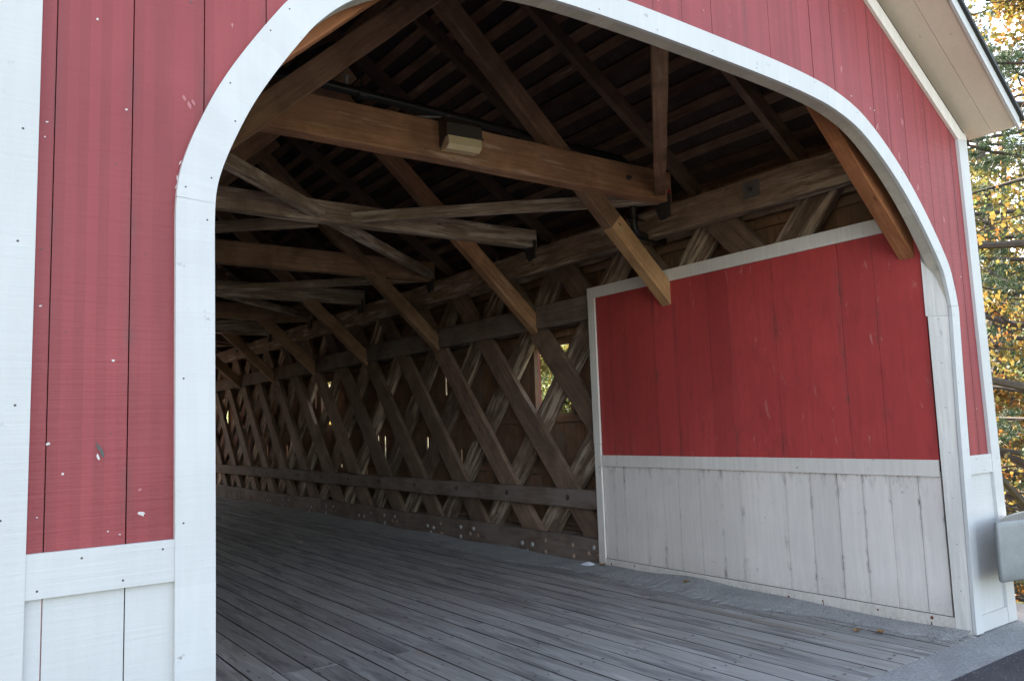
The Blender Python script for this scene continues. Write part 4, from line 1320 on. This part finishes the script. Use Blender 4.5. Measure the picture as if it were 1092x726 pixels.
def pine(loc, H, r, label, seed, nb=46, low=.10, spread=.34, group='pines beside the bridge', per=13, tuft=26, L=.12, w=.004, density=1.0):
    rg = random.Random(seed); nr = np.random.default_rng(seed)
    z0 = float(terrain(loc[0], loc[1]))
    t = empty('pine_tree', (loc[0], loc[1], z0)); tag(t, label, 'pine', group)
    mb = MB()
    trunk = limb(mb, (0, 0, -.2), (0, 0, 1), H, r, rg, 10, .025, .1, 9)
    tips = []; dirs = []
    for k in range(nb):
        f = low+(1-low)*(k+.5)/nb
        i = min(len(trunk)-2, int(f*(len(trunk)-1))); u = f*(len(trunk)-1)-i
        p = trunk[i].lerp(trunk[i+1], min(1, u))
        a = k*2.399+rg.uniform(-.3, .3)
        Lb = H*spread*(1.05-.9*f)*rg.uniform(.7, 1.15)+.3
        pts = limb(mb, p, (math.cos(a), math.sin(a), rg.uniform(-.12, .18)), Lb, r*.24*(1.1-.85*f)+.008, rg, 7, .10, .015, 6)
        for j in range(2, 8):
            d = (pts[j]-pts[j-1]).normalized()
            for sgn in (-1, 1):
                dd = (d*.7+Vector((-d.y, d.x, 0))*sgn*.8+Vector((0, 0, rg.uniform(-.12, .15)))).normalized()
                l2 = Lb*.30*rg.uniform(.6, 1.1)*(1.1-.10*j)
                sp = limb(mb, pts[j], dd, l2, .009, rg, 4, .15, .02, 3)
                m_ = max(2, int(tuft*density*l2/1.2))
                for q in range(m_):
                    uu = rg.uniform(.25, 1)*4; jj = min(3, int(uu))
                    pp_ = sp[jj].lerp(sp[jj+1], uu-jj)+Vector((rg.gauss(0, .05), rg.gauss(0, .05), rg.gauss(0, .03)))
                    tips.append(tuple(pp_)); dirs.append(tuple(((sp[jj+1]-sp[jj]).normalized()*.8+Vector((rg.gauss(0, .4), rg.gauss(0, .4), rg.gauss(.1, .3)))).normalized()))
    mb.build('trunk', M['bark_pine'], None).parent = t
    o = link('crown', needle_cloud(np.array(tips), np.array(dirs), nr, 'crown', M['needle'], per, L, w)); o.parent = t
    return t

def polar(az, dist): return (dist*math.sin(R(az)), dist*math.cos(R(az)))
LY, LO, LG, LV = M['leaf_yellow'], M['leaf_orange'], M['leaf_green'], M['leaf_olive']
broadleaf(polar(71.5, 13.0), 13.5, .22, [LY, LV, LO], 'tall yellow leaved tree nearest the right corner of the bridge', 4, 21000, .066, .40, .10, nl=28, sub=7, clump=.22)
pine(polar(70.3, 14.5), 15, .20, 'slim dark pine with long boughs close behind the yellow tree', 26, nb=40, spread=.34, density=1.5)
pine(polar(69.8, 18.5), 17, .24, 'tall dark pine standing behind the yellow tree at the right corner', 6)
broadleaf(polar(66.0, 25.0), 13, .17, [LV, LY, LG], 'olive and yellow tree behind the right eave of the bridge', 9, 14000, .11, .42, .08, nl=20)
broadleaf(polar(68.6, 21.5), 6.5, .10, [LO, LY], 'low orange tree seen just above the guardrail', 12, 7000, .11, .48, .10, nl=16)
pine(polar(63.5, 34.0), 18, .26, 'far pine behind the roof edge on the right', 16, tuft=16, L=.2, w=.008, per=10)
tr = random.Random(31)
far = [(52, 30), (57, 36), (46, 38), (39.5, 62), (33, 70), (27, 66), (21, 60), (14, 60), (61, 44), (66, 48), (69, 40), (72, 46), (49, 55), (76, 30), (80, 40)]
names = [('yellow', [LY, LV]), ('orange', [LO, LY]), ('olive', [LV, LG]), ('green', [LG, LV])]
for i, (az, ds) in enumerate(far):
    nm, ms = names[(i*7+i//3) % 4]
    x, y = polar(az, ds)
    if x < 9.5: x = 9.5+i*.4
    broadleaf((x, y), tr.uniform(7, 12.5), .15, ms, '%s leaved tree on the far river bank seen beyond the right wall of the bridge' % nm, 50+i, 3200, .24, .40, .10, group='%s trees on the far bank' % nm, nl=13, sub=4, clump=.55)
broadleaf(polar(67.3, 33.0), 15, .2, [LO, LV], 'broad rust coloured tree deep behind the others past the right corner', 44, 6000, .18, .45, .05, nl=20, sub=5, clump=.6)
pine(polar(66.9, 27.0), 19, .26, 'tall blue green pine between the olive tree and the rust coloured tree', 46, nb=50, tuft=22, L=.17, w=.007, per=11, spread=.30)
# trees added to block sun at two windows, and unseen maples for warm bounce
broadleaf((13.6, 20.3), 17.5, .18, [LV, LG], 'olive tree added near the right wall of the bridge to shade its first window', 71, 36000, .17, .34, .42, nl=24, sub=6)
broadleaf((20.5, 39.4), 22, .24, [LV, LY], 'tall yellow green tree added on the bank to keep sun off the middle window', 72, 22000, .22, .34, .45, nl=22, sub=6)
for i, (x, y, h) in enumerate([(-15, -1, 9), (-14, -8, 10), (-17, 6, 11)]):
    broadleaf((x, y), h, .16, [LY, LO], 'unseen yellow maple added past the gravel lot to bounce warm light', 80+i, 3500, .28, .45, .06, group='unseen yellow maples added for bounce light', nl=14, sub=4, clump=.6)
for i, (az, ds, h) in enumerate([(36.5, 46, 5), (40.5, 42, 5.5)]):
    x, y = polar(az, ds)
    broadleaf((x, y), h, .12, [LG, LV], 'pale green bushy tree on the far slope beyond the nearest lattice window', 120+i, 7000, .20, .5, .03, group='pale green trees on the far slope', nl=14, sub=5, clump=.6)
# low growth on the bank below the guardrail
for i, (az, ds, h) in enumerate([(70, 10.5, 1.6), (67.5, 13.5, 1.8), (69.5, 16.0, 2.2)]):
    broadleaf(polar(az, ds), h, .03, [LV, LO, LG], ['small olive bush below the guardrail', 'mid sized bush with orange leaves on the bank behind the portal corner', 'taller bush on the river bank beyond the guardrail'][i], 90+i, 1600, .07, .5, .05, group='bushes on the river bank', nl=10, kind='bush', sub=4, clump=.22)
